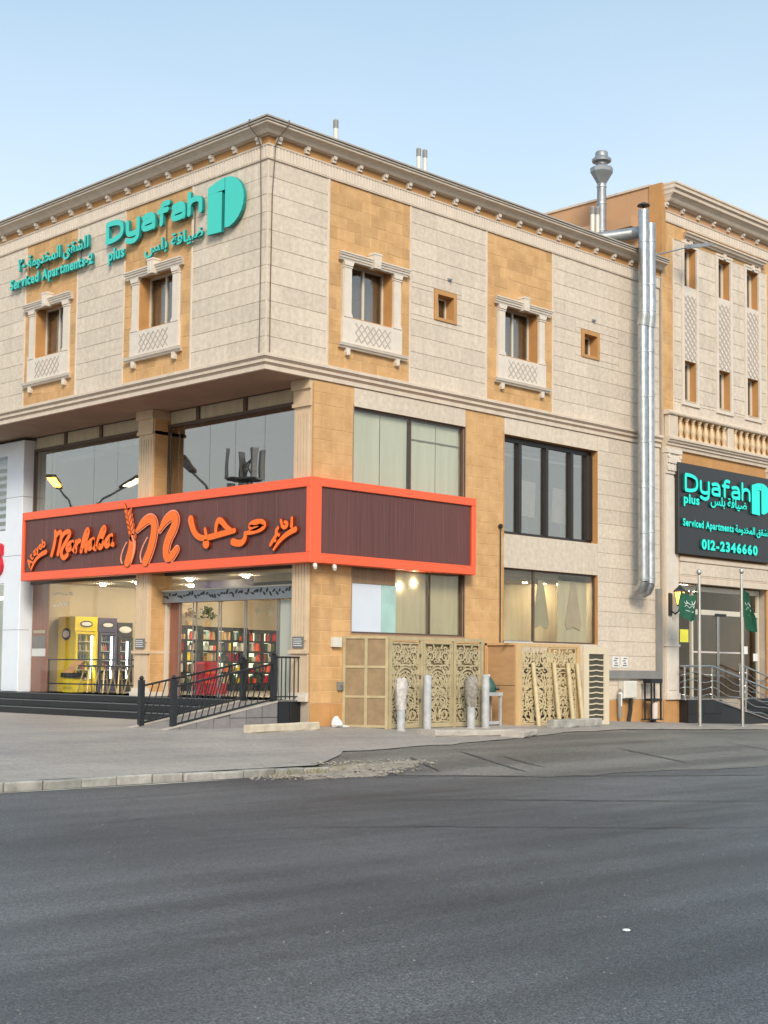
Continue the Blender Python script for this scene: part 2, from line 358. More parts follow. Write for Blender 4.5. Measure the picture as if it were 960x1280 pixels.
def tag(o, label, cat, group=None):
    o['label'] = label; o['category'] = cat
    if group: o['group'] = group
    return o
def copy_tree(o, parent=None):
    c = o.copy(); COL.objects.link(c)
    if parent is not None: c.parent = parent
    for ch in list(o.children): copy_tree(ch, c)
    return c
def at(o, Mx): o.matrix_local = Mx; return o
def TR(x, y, z=0): return Matrix.Translation((x, y, z))
ROTL = Matrix.Rotation(R(-90), 4, 'Z')
FRONT = Matrix.Identity(4)                      # right-hand street front: x along it, -y outwards
def SIDE(x=0): return TR(x, 0, 0) @ ROTL        # left-hand shop front: local x = -Y, local -y = -X

def rect_minus(rects, hole):
    out = []
    h0, h1, g0, g1 = hole
    for (a, b, c, d) in rects:
        if h1 <= a or h0 >= b or g1 <= c or g0 >= d: out.append((a, b, c, d)); continue
        if c < g0: out.append((a, b, c, g0))
        if d > g1: out.append((a, b, g1, d))
        lo, hi = max(c, g0), min(d, g1)
        if a < h0: out.append((a, h0, lo, hi))
        if b > h1: out.append((h1, b, lo, hi))
    return out
PANEL_CACHE = {}
COUNT = {}
LEFT = {}
def cover(parent, name, m, rect, course, length, joint, holes=(), Mx=FRONT, depth=.03, yf=0.0, jitter=.0, stagger=.5, limit=300, jv=None, grout=None):
    """clad a rectangle of facade with single stones, each an object of its own"""
    u0, u1, z0, z1 = rect; jv = jv or (.0025 if m == 'cream' else joint)
    if m == 'sand':
        rs = [rect]
        for ho in holes: rs = rect_minus(rs, ho)
        g = MB()
        for (p, q, s0, s1) in rs: g.box(p, q, yf+.0055, yf+.0055+.02, s0, s1)
        g.build('grout', 'ojoint', parent, Mx)
    rows = max(1, round((z1-z0)/course)); h = (z1-z0)/rows
    cols = max(1, round((u1-u0)/length)); w = (u1-u0)/cols
    for r in range(rows):
        off = (w*stagger if r % 2 else 0)
        x = u0-off
        while x < u1-1e-4:
            a, b = max(x, u0), min(x+w, u1); x += w
            if b-a < .03: continue
            rc = [(a, b, z0+r*h, z0+(r+1)*h)]
            for ho in holes: rc = rect_minus(rc, ho)
            for (p, q, s0, s1) in rc:
                if q-p < .04 or s1-s0 < .04: continue
                key = (name, round(q-p-jv, 3), round(s1-s0-joint, 3), depth)
                yy = yf+random.uniform(-jitter, jitter)
                COUNT[(parent.name, name)] = COUNT.get((parent.name, name), 0)+1
                if COUNT[(parent.name, name)] > limit:
                    LEFT.setdefault((parent.name, name, m), (parent, MB()))[1]
                    mb = LEFT[(parent.name, name, m)][1]; t = MB().panel(p+jv/2, q-jv/2, s0+joint/2, s1-joint/2, yy, yy+depth, .003)
                    mb.add([tuple(Mx @ Vector(k)) for k in t.v], t.f); continue
                if key not in PANEL_CACHE:
                    W_, H_ = q-p-jv, s1-s0-joint
                    PANEL_CACHE[key] = MB().panel(-W_/2, W_/2, -H_/2, H_/2, 0, depth, .0015 if m == 'cream' else .003).mesh(name, m, recalc=False)
                o = bpy.data.objects.new(name, PANEL_CACHE[key]); link(o, parent)
                o.matrix_local = Mx @ TR((p+q)/2, yy, (s0+s1)/2)
def flush_left():
    for (pn, name, m), (parent, mb) in LEFT.items(): mb.build(name+'_remainder', m, parent, kind='stuff')
def walls(parent, name, m, rects, holes, y0, y1, Mx=FRONT):
    for h in holes: rects = rect_minus(rects, h)
    mb = MB()
    for a, b, c, d in rects: mb.box(a, b, y0, y1, c, d)
    return mb.build(name, m, parent, Mx)
_TXT = {}
def text_mesh(s, bold=.0, depth=.5, res=3, shear=0):
    k = (s, bold, res, shear)
    if k in _TXT: return _TXT[k]
    cu = bpy.data.curves.new('lettering', 'FONT'); cu.body = s; cu.size = 1; cu.resolution_u = res; cu.offset = bold; cu.extrude = .5; cu.shear = shear
    o = bpy.data.objects.new('lettering', cu); COL.objects.link(o)
    dg = bpy.context.evaluated_depsgraph_get(); me = bpy.data.meshes.new_from_object(o.evaluated_get(dg))
    bpy.data.objects.remove(o); bpy.data.curves.remove(cu)
    v = np.empty(len(me.vertices)*3); me.vertices.foreach_get('co', v); v = v.reshape(-1, 3)
    fs = [tuple(p.vertices) for p in me.polygons]
    bpy.data.meshes.remove(me); _TXT[k] = (v, fs); return _TXT[k]
def put_text(parent, s, name, m, u0, u1, z0, h, yf, yb, Mx, bold=0., cap=.69, shear=0, fit_h=None, label=None):
    """one piece of lettering spanning u0..u1 with cap height h on the baseline z0"""
    v, fs = text_mesh(s, bold, shear=shear); v = v.copy()
    x0, x1 = v[:, 0].min(), v[:, 0].max()
    x = u0+(v[:, 0]-x0)/(x1-x0)*(u1-u0)
    if fit_h: z = z0+(v[:, 1]-v[:, 1].min())/(v[:, 1].max()-v[:, 1].min())*fit_h
    else: z = z0+v[:, 1]/cap*h
    y = np.where(v[:, 2] > 0, yf, yb)
    mb = MB(); mb.v = [tuple(p) for p in np.stack([x, y, z], 1)]; mb.f = fs
    return mb.build(name, m, parent, Mx, label=label)
def put_word(parent, s, m, u0, u1, z0, h, yf, yb, Mx, bold=.02, gap=.09, cap=.69):
    ws = []
    for c in s:
        if c == ' ': ws.append(.28); continue
        v, _ = text_mesh(c, bold); ws.append(v[:, 0].max()-v[:, 0].min())
    tot = sum(ws)+gap*(len(s)-1); k = (u1-u0)/tot; x = u0
    for c, w in zip(s, ws):
        if c == '-':
            put_text(parent, c, 'letter', m, x, x+w*k, z0, h, yf, yb, Mx, bold, cap)
        elif c != ' ':
            put_text(parent, c, 'letter', m, x, x+w*k, z0, h, yf, yb, Mx, bold, cap)
        x += (w+gap)*k
def struct(o): o['kind'] = 'structure'; return o

# ================================================================ ground
def pav(x, y): return max(-.055*max(0, -y) - .027*max(0, x-9), -.40)
ROADZ = -.42
mb = MB(); mb.add([(-400, -400, ROADZ), (400, -400, ROADZ), (400, 400, ROADZ), (-400, 400, ROADZ)], [(0, 1, 2, 3)])
struct(mb.build('road', 'road'))
# paved forecourt: front edge follows the kerb, then the asphalt apron
def front_edge(x):
    pts = [(-60, -5.5), (-3.4, -5.5), (-2.4, -4.7), (-1.5, -4.1), (2.5, -3.55), (6.6, -2.55), (16.4, -2.1), (60, -2.1)]
    for (a, b), (c, d) in zip(pts[:-1], pts[1:]):
        if x <= c: return b+(d-b)*(x-a)/(c-a)
    return -2.1
xs = [-60, -40, -25, -18]+[-14+.5*i for i in range(66)]+[22, 28, 40, 60]
mb = MB(); NJ = 8
for x in xs:
    e = front_edge(x)
    if -3 < x < 16: e += .06*math.sin(x*3.1)+.04*math.sin(x*7.3)
    for j in range(NJ+1):
        y = e+(4-e)*(j/NJ); mb.v.append((x, y, pav(x, y)))
    mb.v.append((x, 60, 0))
for i in range(len(xs)-1):
    for j in range(NJ+1):
        a = i*(NJ+2)+j; mb.f.append((a, a+NJ+2, a+NJ+3, a+1))
struct(mb.build('pavement', 'pave'))
# worn asphalt apron from the road up to the forecourt
def low_edge(x):
    pts = [(-3.4, -5.62), (-3.0, -6.7), (-1.75, -7.65), (-1.2, -8.3), (3.8, -9.0), (60, -9.6)]
    for (a, b), (c, d) in zip(pts[:-1], pts[1:]):
        if x <= c: return b+(d-b)*(x-a)/(c-a)
    return -9.6
mb = MB(); xs = [-3.4+.3*i for i in range(75)]+[22, 30, 60]; NJ = 8
for x in xs:
    a, b = low_edge(x), front_edge(x)
    if -3 < x < 18: b += .06*math.sin(x*3.1)+.04*math.sin(x*7.3); a += .12*math.sin(x*1.7)+.05*math.sin(x*5.1)
    za, zb = ROADZ+.006, pav(x, b)-.012
    for j in range(NJ+1):
        t = j/NJ; s = t*t*(3-2*t)*.55+t*.45
        mb.v.append((x, a+(b-a)*t+(.05 if j == NJ else 0), za+(zb-za)*s))
for i in range(len(xs)-1):
    for j in range(NJ):
        a = i*(NJ+1)+j; mb.f.append((a, a+NJ+1, a+NJ+2, a+1))
struct(mb.build('driveway', 'drive', smooth=True))
# kerb: stones one by one
kerb = struct(bpy.data.objects.new('kerb', None)); COL.objects.link(kerb)
x = -16.0; i = 0
while x < -3.5:
    w = random.uniform(.5, .62); t = max(0, (x+7.0)/3.6)
    zt = pav(x, -5.5)+.012-random.uniform(0, .025)-.02*t; zt = max(zt, ROADZ+.02)
    y = -5.5+random.uniform(-.025, .02)
    b = MB().panel(x+.008, x+w-.008, ROADZ-.1, zt, y-.14, y+.02, .018)
    o = b.build('kerb_stone', 'kerb', kerb); x += w; i += 1
mb = MB(); xs = [-30+.5*i for i in range(50)]
for a in xs: mb.v += [(a, -5.86+.02*math.sin(a*2), ROADZ+.005), (a, -5.77+.02*math.sin(a*2.7), ROADZ+.005)]
mb.f = [(2*i, 2*i+2, 2*i+3, 2*i+1) for i in range(len(xs)-1)]
struct(mb.build('road_edge_line', mat('faded_line', (.42, .38, .3), .8, var=.35, scale=3)))
# broken ground beside the end of the kerb: sandy dirt, stones and dry weeds
mb = MB(); rings = 5; seg = 26; cx, cy = -3.2, -5.95
def ground(x, y):
    a, b = low_edge(x), front_edge(x)
    if x < -3.4 or y < a: return ROADZ
    if y > b: return pav(x, y)
    t = (y-a)/(b-a); s = t*t*(3-2*t)*.55+t*.45
    return ROADZ+.006+(pav(x, b)-.018-ROADZ)*s
for k in range(rings+1):
    for j in range(seg):
        w = 2*math.pi*j/seg; q = k/rings*(1+.22*math.sin(3*w+1)+.14*math.sin(7*w))
        px, py = cx+1.75*q*math.cos(w), cy+.55*q*math.sin(w)+.12*q*math.cos(w)
        base = ground(px, py)+(.006+.07*(1-k/rings)*(.6+.4*math.sin(px*5+py*9)) if k < rings else -.012)
        mb.v.append((px, py, base))
mb.f = [(k*seg+j, (k+1)*seg+j, (k+1)*seg+(j+1) % seg, k*seg+(j+1) % seg) for k in range(rings) for j in range(seg)]
o = mb.build('dirt_patch', 'dirt', smooth=True); o['kind'] = 'structure'
mb = MB()
for i in range(520):
    w = random.uniform(0, 6.28); q = math.sqrt(random.random()); px, py = cx+2.0*q*math.cos(w), cy+.7*q*math.sin(w)+.12*q*math.cos(w)
    if py > -5.66 and px < -3.4: continue
    s = random.uniform(.008, .034)*(1 if random.random() < .93 else 1.9); z = ground(px, py)+.04*(1-q)+s*.3
    mb.add([(px+s*random.uniform(.7, 1.2)*a, py+s*random.uniform(.7, 1.2)*b, z+s*.6*c) for a, b, c in ((1, 0, 0), (-1, 0, 0), (0, 1, 0), (0, -1, 0), (0, 0, 1), (0, 0, -1))],
           [(0, 2, 4), (2, 1, 4), (1, 3, 4), (3, 0, 4), (2, 0, 5), (1, 2, 5), (3, 1, 5), (0, 3, 5)])
o = mb.build('rubble_stones', mat('grey_rubble', (.27, .24, .2), .9, var=.3, scale=15)); o['kind'] = 'stuff'; o['label'] = 'small stones and rubble scattered where the kerb breaks off'
mb = MB()
for i in range(200):
    w = random.uniform(0, 6.28); px, py = -3.7+1.1*math.cos(w)*random.random(), -5.8+.2*math.sin(w)*random.random(); gz = ground(px, py)
    h = random.uniform(.05, .16); a = random.uniform(0, 6.28); dx, dy = .006*math.cos(a), .006*math.sin(a); lx, ly = random.uniform(-.08, .08), random.uniform(-.08, .08)
    mb.add([(px-dx, py-dy, gz), (px+dx, py+dy, gz), (px+lx, py+ly, gz+h)], [(0, 1, 2)])
o = mb.build('dry_weeds', mat('dry_grass', (.24, .21, .1), .9, var=.3)); o['kind'] = 'stuff'; o['label'] = 'tufts of dry grass along the broken kerb end'
# tar seams and skid marks lying on the asphalt
mb = MB()
def smear(pts, w, dz=.009):
    k = len(mb.v)
    for i, (x, y, z) in enumerate(pts):
        a, b = pts[max(i-1, 0)], pts[min(i+1, len(pts)-1)]; tx, ty = b[0]-a[0], b[1]-a[1]; d = math.hypot(tx, ty)
        ww = w*(.4+.6*math.sin(math.pi*(i+.3)/(len(pts)-.4)))*random.uniform(.6, 1.2)
        mb.v += [(x-ty/d*ww, y+tx/d*ww, z+dz), (x+ty/d*ww, y-tx/d*ww, z+dz)]
    for i in range(len(pts)-1): mb.f.append((k+2*i, k+2*i+2, k+2*i+3, k+2*i+1))
for x0, y0, x1, y1, w in ((-3.6, -6.7, 2.4, -10.4, .05), (-6, -9.5, -2.2, -12.6, .03), (-9, -11, -5, -14.2, .02)):
    n = 26; smear([(x0+(x1-x0)*i/n+random.uniform(-.05, .05), y0+(y1-y0)*i/n+.1*math.sin(i*.23), ROADZ) for i in range(n+1)], w)
o = mb.build('tar_seam', mat('tar', (.05, .05, .051), .6, var=.45, scale=9)); o['kind'] = 'structure'
mb = MB()
for x0, y0, x1, y1, w in ((-1.0, -7.6, .5, -4.9, .05), (-.2, -7.4, .7, -5.6, .03), (3.0, -7.9, 4.2, -5.6, .04), (6.9, -7.6, 8.0, -5.6, .03), (-2.0, -6.7, -1.2, -5.3, .04)):
    n = 22; smear([(x0+(x1-x0)*i/n+random.uniform(-.02, .02), y0+(y1-y0)*i/n, ground(x0+(x1-x0)*i/n, y0+(y1-y0)*i/n)+.004) for i in range(n+1)], w)
o = mb.build('tyre_mark', mat('tyre_mark', (.105, .104, .102), .7, var=.25, scale=9)); o['kind'] = 'structure'
b = MB().lathe([(.02, ROADZ+.001), (.026, ROADZ+.006), (.02, ROADZ+.013), (.008, ROADZ+.015)], (-11.17, -16.78), 9)
tag(b.build('paper_cup_lid', 'flat_white'), 'small white flattened litter lying alone on the dark asphalt', 'litter')

# ================================================================ main building
B = thing('commercial_building', 'three storey corner building clad in cream stone with orange sandstone bands', 'building')
WINC_R = [2.98, 8.03]; WINC_L = [-3.74, -8.04]
XEND = 13.86; YEND = 17.0
def opening(c): return (c-.65, c+.65, 8.63, 9.91)
holesR = [opening(c) for c in WINC_R]+[(5.0, 5.66, 9.1, 9.76), (10.45, 11.11, 9.13, 9.79)]
holesL = [opening(c) for c in WINC_L]
bigR = [(2.48, 6.07, 4.48, 6.78), (2.48, 6.07, 1.91, 3.77), (7.41, 11.12, 4.37, 6.80), (7.41, 11.12, 1.82, 3.63)]
walls(B, 'wall', 'joint', [(.013, XEND, 7.26, 12.2)], holesR, .012, .26)
walls(B, 'wall', 'joint', [(-YEND, -.26, 7.26, 12.2)], holesL, .012, .26, SIDE())
walls(B, 'wall', 'joint', [(1.32, XEND, -.6, 7.26)], bigR, .012, .26)
# slabs, roof, back and end walls
mb = MB(); mb.box(.26, XEND-.02, .26, YEND, 12.0, 12.15); mb.build('roof', 'roofgrey', B)
mb = MB(); mb.box(.26, XEND-.02, .26, YEND, 7.262, 7.4); mb.box(2.0, XEND-.3, .3, 12.0, 3.42, 3.62); mb.build('floor_slab', 'plaster', B)
mb = MB(); mb.box(XEND-.24, XEND-.001, .262, YEND, -.6, 12.0); mb.box(.26, XEND-.25, YEND-.2, YEND, 7.4, 12.0); mb.build('end_wall', 'annexplaster', B)
mb = MB(); mb.box(.04, 2.0, .04, YEND, 7.19, 7.261); mb.build('soffit', 'plaster', B)
# --- stone cladding, upper storey
ST = ('stone_panel', 'cream'); SB = ('sandstone_block', 'sand')
zA, zB = 11.52, 7.50
CR, CL, BR, BL = .365, .98, .252, .53
for a, b in ((.02, 1.665), (4.205, 6.735), (9.275, 13.84)):
    cover(B, *ST, (a, b, zB, zA), CR, CL, .009, [(4.95, 5.71, 9.08, 9.80), (10.40, 11.14, 9.12, 9.83)], jitter=.002)
for a, b in ((-2.455, -.02), (-6.86, -5.005), (-13.2, -9.215)):
    cover(B, *ST, (a, b, zB, zA), CR, CL, .009, Mx=SIDE(), jitter=.002)
for c, (a, b) in zip(WINC_R, ((1.715, 4.155), (6.785, 9.225))):
    cover(B, *SB, (a, b, zB, zA), BR, BL, .011, [(c-.9, c+.9, 8.0, 10.02)], yf=.006, jitter=.003)
for c, (a, b) in zip(WINC_L, ((-4.955, -2.505), (-9.165, -6.91))):
    cover(B, *SB, (a, b, zB, zA), BR, BL, .011, [(c-.9, c+.9, 8.0, 10.02)], Mx=SIDE(), yf=.006, jitter=.003)
for Mx, us in ((FRONT, (1.69, 4.18, 6.76, 9.25)), (SIDE(), (-2.48, -4.98, -6.885, -9.19))):
    for u in us: MB().panel(u-.028, u+.028, zB, zA, -.014, .011, .006).build('trim_strip', 'trim', B, Mx)
# --- lower storeys on the street front
cover(B, *SB, (1.33, 2.5, .46, 7.17), BR, BL, .011, yf=.006, jitter=.003)
cover(B, *SB, (6.05, 7.42, .0, 7.17), BR, BL, .011, yf=.006, jitter=.003)
cover(B, *SB, (2.5, 6.05, -.1, 1.93), .4, .9, .011, yf=.006)
cover(B, *SB, (2.5, 6.05, 3.75, 4.5), .4, .9, .011, yf=.006)
cover(B, 'plinth_block', 'sandplain', (1.33, 2.5, -.3, .46), .8, .6, .01, yf=-.02, depth=.04)
cover(B, 'plinth_block', 'sandplain', (11.11, 13.84, -.5, .45), 1, .9, .01, yf=-.01, depth=.04)
cover(B, 'stone_slab', 'cream', (2.5, 6.05, 6.76, 7.17), .5, 1.2, .004)
cover(B, 'stone_slab', 'cream', (7.44, 11.09, 6.77, 7.17), .5, 1.2, .004)
cover(B, 'stone_slab', 'cream', (7.44, 11.09, 3.60, 4.40), .8, 1.2, .004)
cover(B, 'stone_slab', 'cream', (7.44, 11.09, -.2, 1.85), .7, 1.2, .004)
cover(B, *ST, (11.1, 13.84, .46, 7.17), .365, .92, .008, jitter=.002)
# corner edge of pilaster (orange return) and reveal strips of big openings
def reveal(u0, u1, z0, z1, d, m='sandplain', t=.05):
    mb = MB(); mb.box(u0-t, u0, .003, d, z0-t, z1+t); mb.box(u1, u1+t, .003, d, z0-t, z1+t); mb.box(u0, u1, .004, d, z1, z1+t); mb.box(u0, u1, .004, d, z0-t, z0); return mb.build('opening_reveal', m, B)
# --- sweeps round the corner
def corner_path(u_end=XEND, v_end=YEND):
    return [lambda n, z: (u_end, -n, z), lambda n, z: (-n, -n, z), lambda n, z: (-n, v_end, z)]
mb = MB(); mb.sweep([(-.05, 11.985), (.06, 11.985), (.07, 12.0), (.13, 12.003), (.15, 12.025), (.18, 12.07), (.24, 12.11), (.295, 12.125), (.305, 12.135), (.305, 12.165), (-.05, 12.165)], corner_path()); mb.build('cornice', 'trim', B)
mb = MB(); mb.sweep([(-.05, 12.165), (.29, 12.165), (.335, 12.18), (.335, 12.205), (.31, 12.208), (.308, 12.222), (.36, 12.225), (.365, 12.255), (-.05, 12.29)], corner_path()); mb.build('coping', mat('grey_coping', (.42, .38, .33), .6, var=.12, streak=.1), B)
mb = MB(); mb.sweep([(-.05, 11.83), (.014, 11.83), (.014, 11.99), (-.05, 11.99)], corner_path()); mb.build('frieze_band', 'sandplain', B)
mb = MB(); mb.sweep([(-.05, 11.515), (.03, 11.515), (.035, 11.54), (.018, 11.545), (.018, 11.79), (.04, 11.795), (.045, 11.83), (-.05, 11.83)], corner_path()); mb.build('fluted_frieze', 'trim', B)
mb = MB(); x = .05
while x < XEND-.05: mb.box(x, x+.05, -.034, -.017, 11.548, 11.788); x += .088
mb.build('frieze_rib', 'white_trim', B, kind='stuff')
mb = MB(); x = -YEND+.05
while x < -.05: mb.box(x, x+.05, -.034, -.017, 11.548, 11.788); x += .088
mb.build('frieze_rib', 'white_trim', B, SIDE(), kind='stuff')
mb = MB(); mb.sweep([(-.05, 7.50), (.10, 7.50), (.125, 7.485), (.125, 7.43), (.10, 7.42), (.095, 7.40), (.075, 7.385), (.075, 7.32), (.05, 7.31), (.05, 7.285), (.035, 7.28), (.035, 7.18), (-.05, 7.18)], corner_path()); mb.build('ledge', 'trim', B)
mb = MB(); mb.sweep([(.03, 7.288), (.058, 7.288), (.058, 7.308), (.03, 7.308)], corner_path()); mb.sweep([(.03, 7.398), (.1, 7.398), (.1, 7.410), (.03, 7.410)], corner_path()); mb.build('ledge_groove', 'groove', B)
br = MB(); br.prism([(-.05, 11.86), (.05, 11.86), (.06, 11.91), (.06, 11.99), (-.06, 11.99), (-.06, 11.91)], -.08, -.01); br.prism([(-.04, 11.92), (.04, 11.92), (.05, 11.995), (-.05, 11.995)], -.12, -.075)
bm_ = br.mesh('bracket', 'white_trim')
for u in [.23+.765*i for i in range(18)]:
    o = bpy.data.objects.new('bracket', bm_); link(o, B); o.matrix_local = TR(u, 0, 0)
for u in [-.25-.765*i for i in range(21)]:
    o = bpy.data.objects.new('bracket', bm_); link(o, B); o.matrix_local = SIDE() @ TR(u, 0, 0)
# --- the upper windows, with cast stone surrounds
def upper_window():
    mb = MB()
    mb.box(-.66, -.62, -.0, .34, 8.62, 9.92); mb.box(.62, .66, -.0, .34, 8.62, 9.92); mb.box(-.62, .62, .0, .34, 9.88, 9.92); mb.box(-.62, .62, .0, .34, 8.62, 8.66)
    w = mb.build('window', 'sandplain', B)
    mb = MB()
    for a, b in ((-.62, -.575), (.575, .62)): mb.box(a, b, .27, .33, 8.66, 9.88)
    for a, b in ((8.66, 8.71), (9.83, 9.88)): mb.box(-.575, .575, .27, .33, a, b)
    mb.box(-.028, .028, .262, .325, 8.71, 9.83); mb.build('window_frame', 'alum', w)
    for a, b in ((-.572, -.03), (.03, .572)): MB().box(a, b, .29, .30, 8.712, 9.828).build('pane', 'glassdark', w)
    for sx in (-1, 1):
        c = sx*.75
        mb = MB(); mb.box(c-.105, c+.105, -.05, .02, 8.72, 9.74); mb.box(c-.125, c+.125, -.07, .02, 8.63, 8.68); mb.box(c-.115, c+.115, -.06, .02, 8.68, 8.72); mb.box(c-.12, c+.12, -.065, .02, 9.70, 9.73)
        mb.prism([(c-.115, 9.742), (c+.115, 9.742), (c+.15, 9.84), (c-.15, 9.84)], -.08, .02)
        mb.build('column', 'white_trim', w)
        mb = MB(); mb.prism([(c-.035, 7.81), (c+.035, 7.81), (c+.055, 7.87), (c+.055, 7.958), (c-.055, 7.958), (c-.055, 7.87)], -.085, .01); mb.box(c-.02, c+.02, -.095, -.085, 7.82, 7.9); mb.build('bracket', 'white_trim', w)
    mb = MB(); hood = [(-.02, 9.84), (.08, 9.84), (.09, 9.87), (.11, 9.885), (.115, 9.92), (.14, 9.935), (.145, 9.965), (.165, 9.975), (.165, 10.0), (-.02, 10.015)]
    mb.sweep(hood, [lambda n, z: (-1.0-n*.45, -n, z), lambda n, z: (1.0+n*.45, -n, z)]); mb.build('hood', 'white_trim', w)
    mb = MB(); mb.prism([(-.085, 9.81), (.085, 9.81), (.11, 10.1), (-.11, 10.1)], -.19, .01); mb.box(-.125, .125, -.2, .01, 10.1, 10.14); mb.box(-.03, .03, -.2, -.188, 9.86, 10.05); mb.build('keystone', 'white_trim', w)
    mb = MB(); mb.box(-.895, .895, -.06, .02, 8.06, 8.622); mb.build('apron_panel', 'white_trim', w)
    mb = MB()      # raised diamond trellis
    n = 6; du = 1.06/n; z0, z1 = 8.14, 8.54
    for i in range(-2, n+1):
        for sgn in (1, -1):
            a = (-.53+du*i, z0); b = (-.53+du*(i+2.0), z1)
            if sgn < 0: a, b = (-.53+du*(i+2.0), z0), (-.53+du*i, z1)
            def clip(p, q):
                out = []
                for s_, t_ in ((p, q), (q, p)):
                    x, z = s_
                    for lim in (-.53, .53):
                        if (x < -.53 and lim < 0) or (x > .53 and lim > 0):
                            k = (lim-x)/(t_[0]-x); x, z = lim, z+(t_[1]-z)*k
                    out.append((x, z))
                return out
            p, q = clip(a, b)
            if abs(p[0]-q[0]) > .03: mb.ribbon([p, q], .011, -.069-.002*sgn, -.058, 0, False)
    mb.build('trellis', 'lattice_line', w)
    mb = MB(); mb.sweep([(-.02, 7.955), (.075, 7.955), (.09, 7.985), (.12, 8.0), (.13, 8.03), (.14, 8.055), (.06, 8.065), (-.02, 8.065)], [lambda n, z: (-.98-n*.5, -n, z), lambda n, z: (.98+n*.5, -n, z)]); mb.build('sill', 'white_trim', w)
    mb = MB(); zz = [8.72, 9.1, 9.5, 9.82]
    wv = [(-.57, .40), (-.42, .43), (-.3, .39), (-.2, .42)]
    wv = [(-.57, .40), (-.46, .43), (-.35, .40), (-.2, .43), (-.08, .40), (.05, .43), (.2, .40), (.34, .43), (.5, .40), (.57, .42)]
    0 and [(-.57, .40), (-.45, .43), (-.33, .39), (-.22, .43), (-.12, .40)]
    for k, (x, y) in enumerate(wv): mb.v += [(x, y, 8.72), (x, y, 9.82)]
    mb.f = [(2*i, 2*i+2, 2*i+3, 2*i+1) for i in range(len(wv)-1)]
    mb.build('curtain', 'greydrape', w, smooth=True)
    return w
w0 = upper_window(); w0.matrix_local = TR(WINC_R[0], 0)
for c in WINC_R[1:]: o = copy_tree(w0, B); o.matrix_local = TR(c, 0)
for c in WINC_L: o = copy_tree(w0, B); o.matrix_local = SIDE() @ TR(c, 0)
def small_window(u0, z0):
    mb = MB(); a, b, c, d = u0, u0+.74, z0, z0+.70
    mb.box(a, a+.10, -.03, .32, c, d); mb.box(b-.10, b, -.03, .32, c, d); mb.box(a+.10, b-.10, -.03, .32, d-.10, d); mb.box(a+.10, b-.10, -.03, .32, c, c+.07)
    w = mb.build('small_window', 'sandplain', B)
    mb = MB(); mb.box(a+.10, a+.14, .22, .27, c+.07, d-.10); mb.box(b-.14, b-.10, .22, .27, c+.07, d-.10); mb.box(a+.14, b-.14, .22, .27, d-.14, d-.10); mb.box(a+.14, b-.14, .22, .27, c+.07, c+.11); mb.box((a+b)/2-.015, (a+b)/2+.015, .222, .268, c+.11, d-.14); mb.build('window_frame', 'alum', w)
    MB().box(a+.141, b-.141, .24, .25, c+.111, d-.141).build('pane', 'glassdark', w)
    mb = MB(); mb.tube([(u0+.5, -.0, z0+1.0), (u0+.5, -.07, z0+1.0), (u0+.5, -.07, z0+.94)], .022, 6); mb.box(u0+.44, u0+.56, -.015, .002, z0+.97, z0+1.04); mb.build('vent_outlet', 'steeldull', B)
small_window(4.96, 9.08); small_window(10.41, 9.11)
# --- big windows of the street front
reveal(7.44, 11.09, 4.40, 6.77, .30); reveal(7.44, 11.09, 1.85, 3.60, .14); reveal(2.5, 6.05, 4.5, 6.76, .14, 'groove', .03); reveal(2.5, 6.05, 1.93, 3.75, .14, 'groove', .03)
mb = MB(); u0, u1, z0, z1 = 7.44, 11.09, 4.40, 6.77
fr = [7.44, 8.2, 9.2, 10.2, 11.09]
mb.box(u0, u1, .20, .30, z1-.12, z1); mb.box(u0, u1, .20, .30, z0, z0+.09)
for u, wdt in ((7.46, .05), (8.22, .10), (9.25, .10), (10.25, .10), (10.97, .24)): mb.box(u-wdt/2, u+wdt/2, .16, .31, z0+.09, z1-.12)
wd = mb.build('window', 'darkframe', B)
for a, b in ((7.485, 8.17), (8.27, 9.2), (9.3, 10.2), (10.3, 10.85)): MB().box(a, b, .245, .255, z0+.091, z1-.121).build('pane', 'glassblue', wd)
mb = MB(); mb.box(7.5, 10.95, .45, .47, 6.36, 6.42); mb.box(7.5, 10.95, .45, .47, 6.5, 6.53); mb.build('ceiling_strip', 'flat_white', wd)
# lower right: room with drapes behind glass
mb = MB(); mb.box(7.42, 11.1, .09, .14, 1.85, 1.89); mb.box(7.42, 11.1, .09, .14, 3.56, 3.6); mb.box(8.62, 8.68, .085, .145, 1.89, 3.56); mb.box(11.05, 11.1, .09, .14, 1.89, 3.56)
ws = mb.build('window', 'brownframe', B)
for a, b in ((7.45, 8.62), (8.68, 9.83), (9.84, 11.05)): MB().box(a, b, .105, .115, 1.891, 3.559).build('pane', 'glassfilm', ws)
mb = MB(); mb.box(7.2, 11.3, 1.5, 1.6, .6, 3.6); mb.box(7.1, 7.2, .27, 1.6, .6, 3.6); mb.box(11.3, 11.4, .27, 1.6, .6, 3.6); mb.box(7.1, 11.4, .27, 1.6, 3.6, 3.64); mb.box(7.1, 11.4, .27, 1.6, .56, .6); mb.build('room_partition', 'film', B)
MB().box(7.3, 8.62, 1.3, 1.32, 1.0, 3.5).build('pale_curtain', 'curtain', B)
mb = MB(); mb.box(9.86, 11.03, .3, .32, 1.9, 3.55)
mb.build('blind', 'film', ws)
for c, dm in ((9.15, 'olivedrape'), (10.45, 'pinkdrape')):
    mb = MB(); mb.prism([(c-.08, 3.4), (c+.08, 3.4), (c+.32, 2.35), (c+.26, 2.2), (c, 2.28), (c-.26, 2.2), (c-.32, 2.35)], .27, .29); mb.build('hanging_drape', dm, ws)
for x, y in ((7.9, .7), (8.2, 1.1), (9.3, .9), (9.9, .8), (10.7, .9)):
    t = MB().lathe([(.07, 3.36), (.07, 3.41)], (x, y), 10).build('ceiling_lamp', 'warmlight', B)
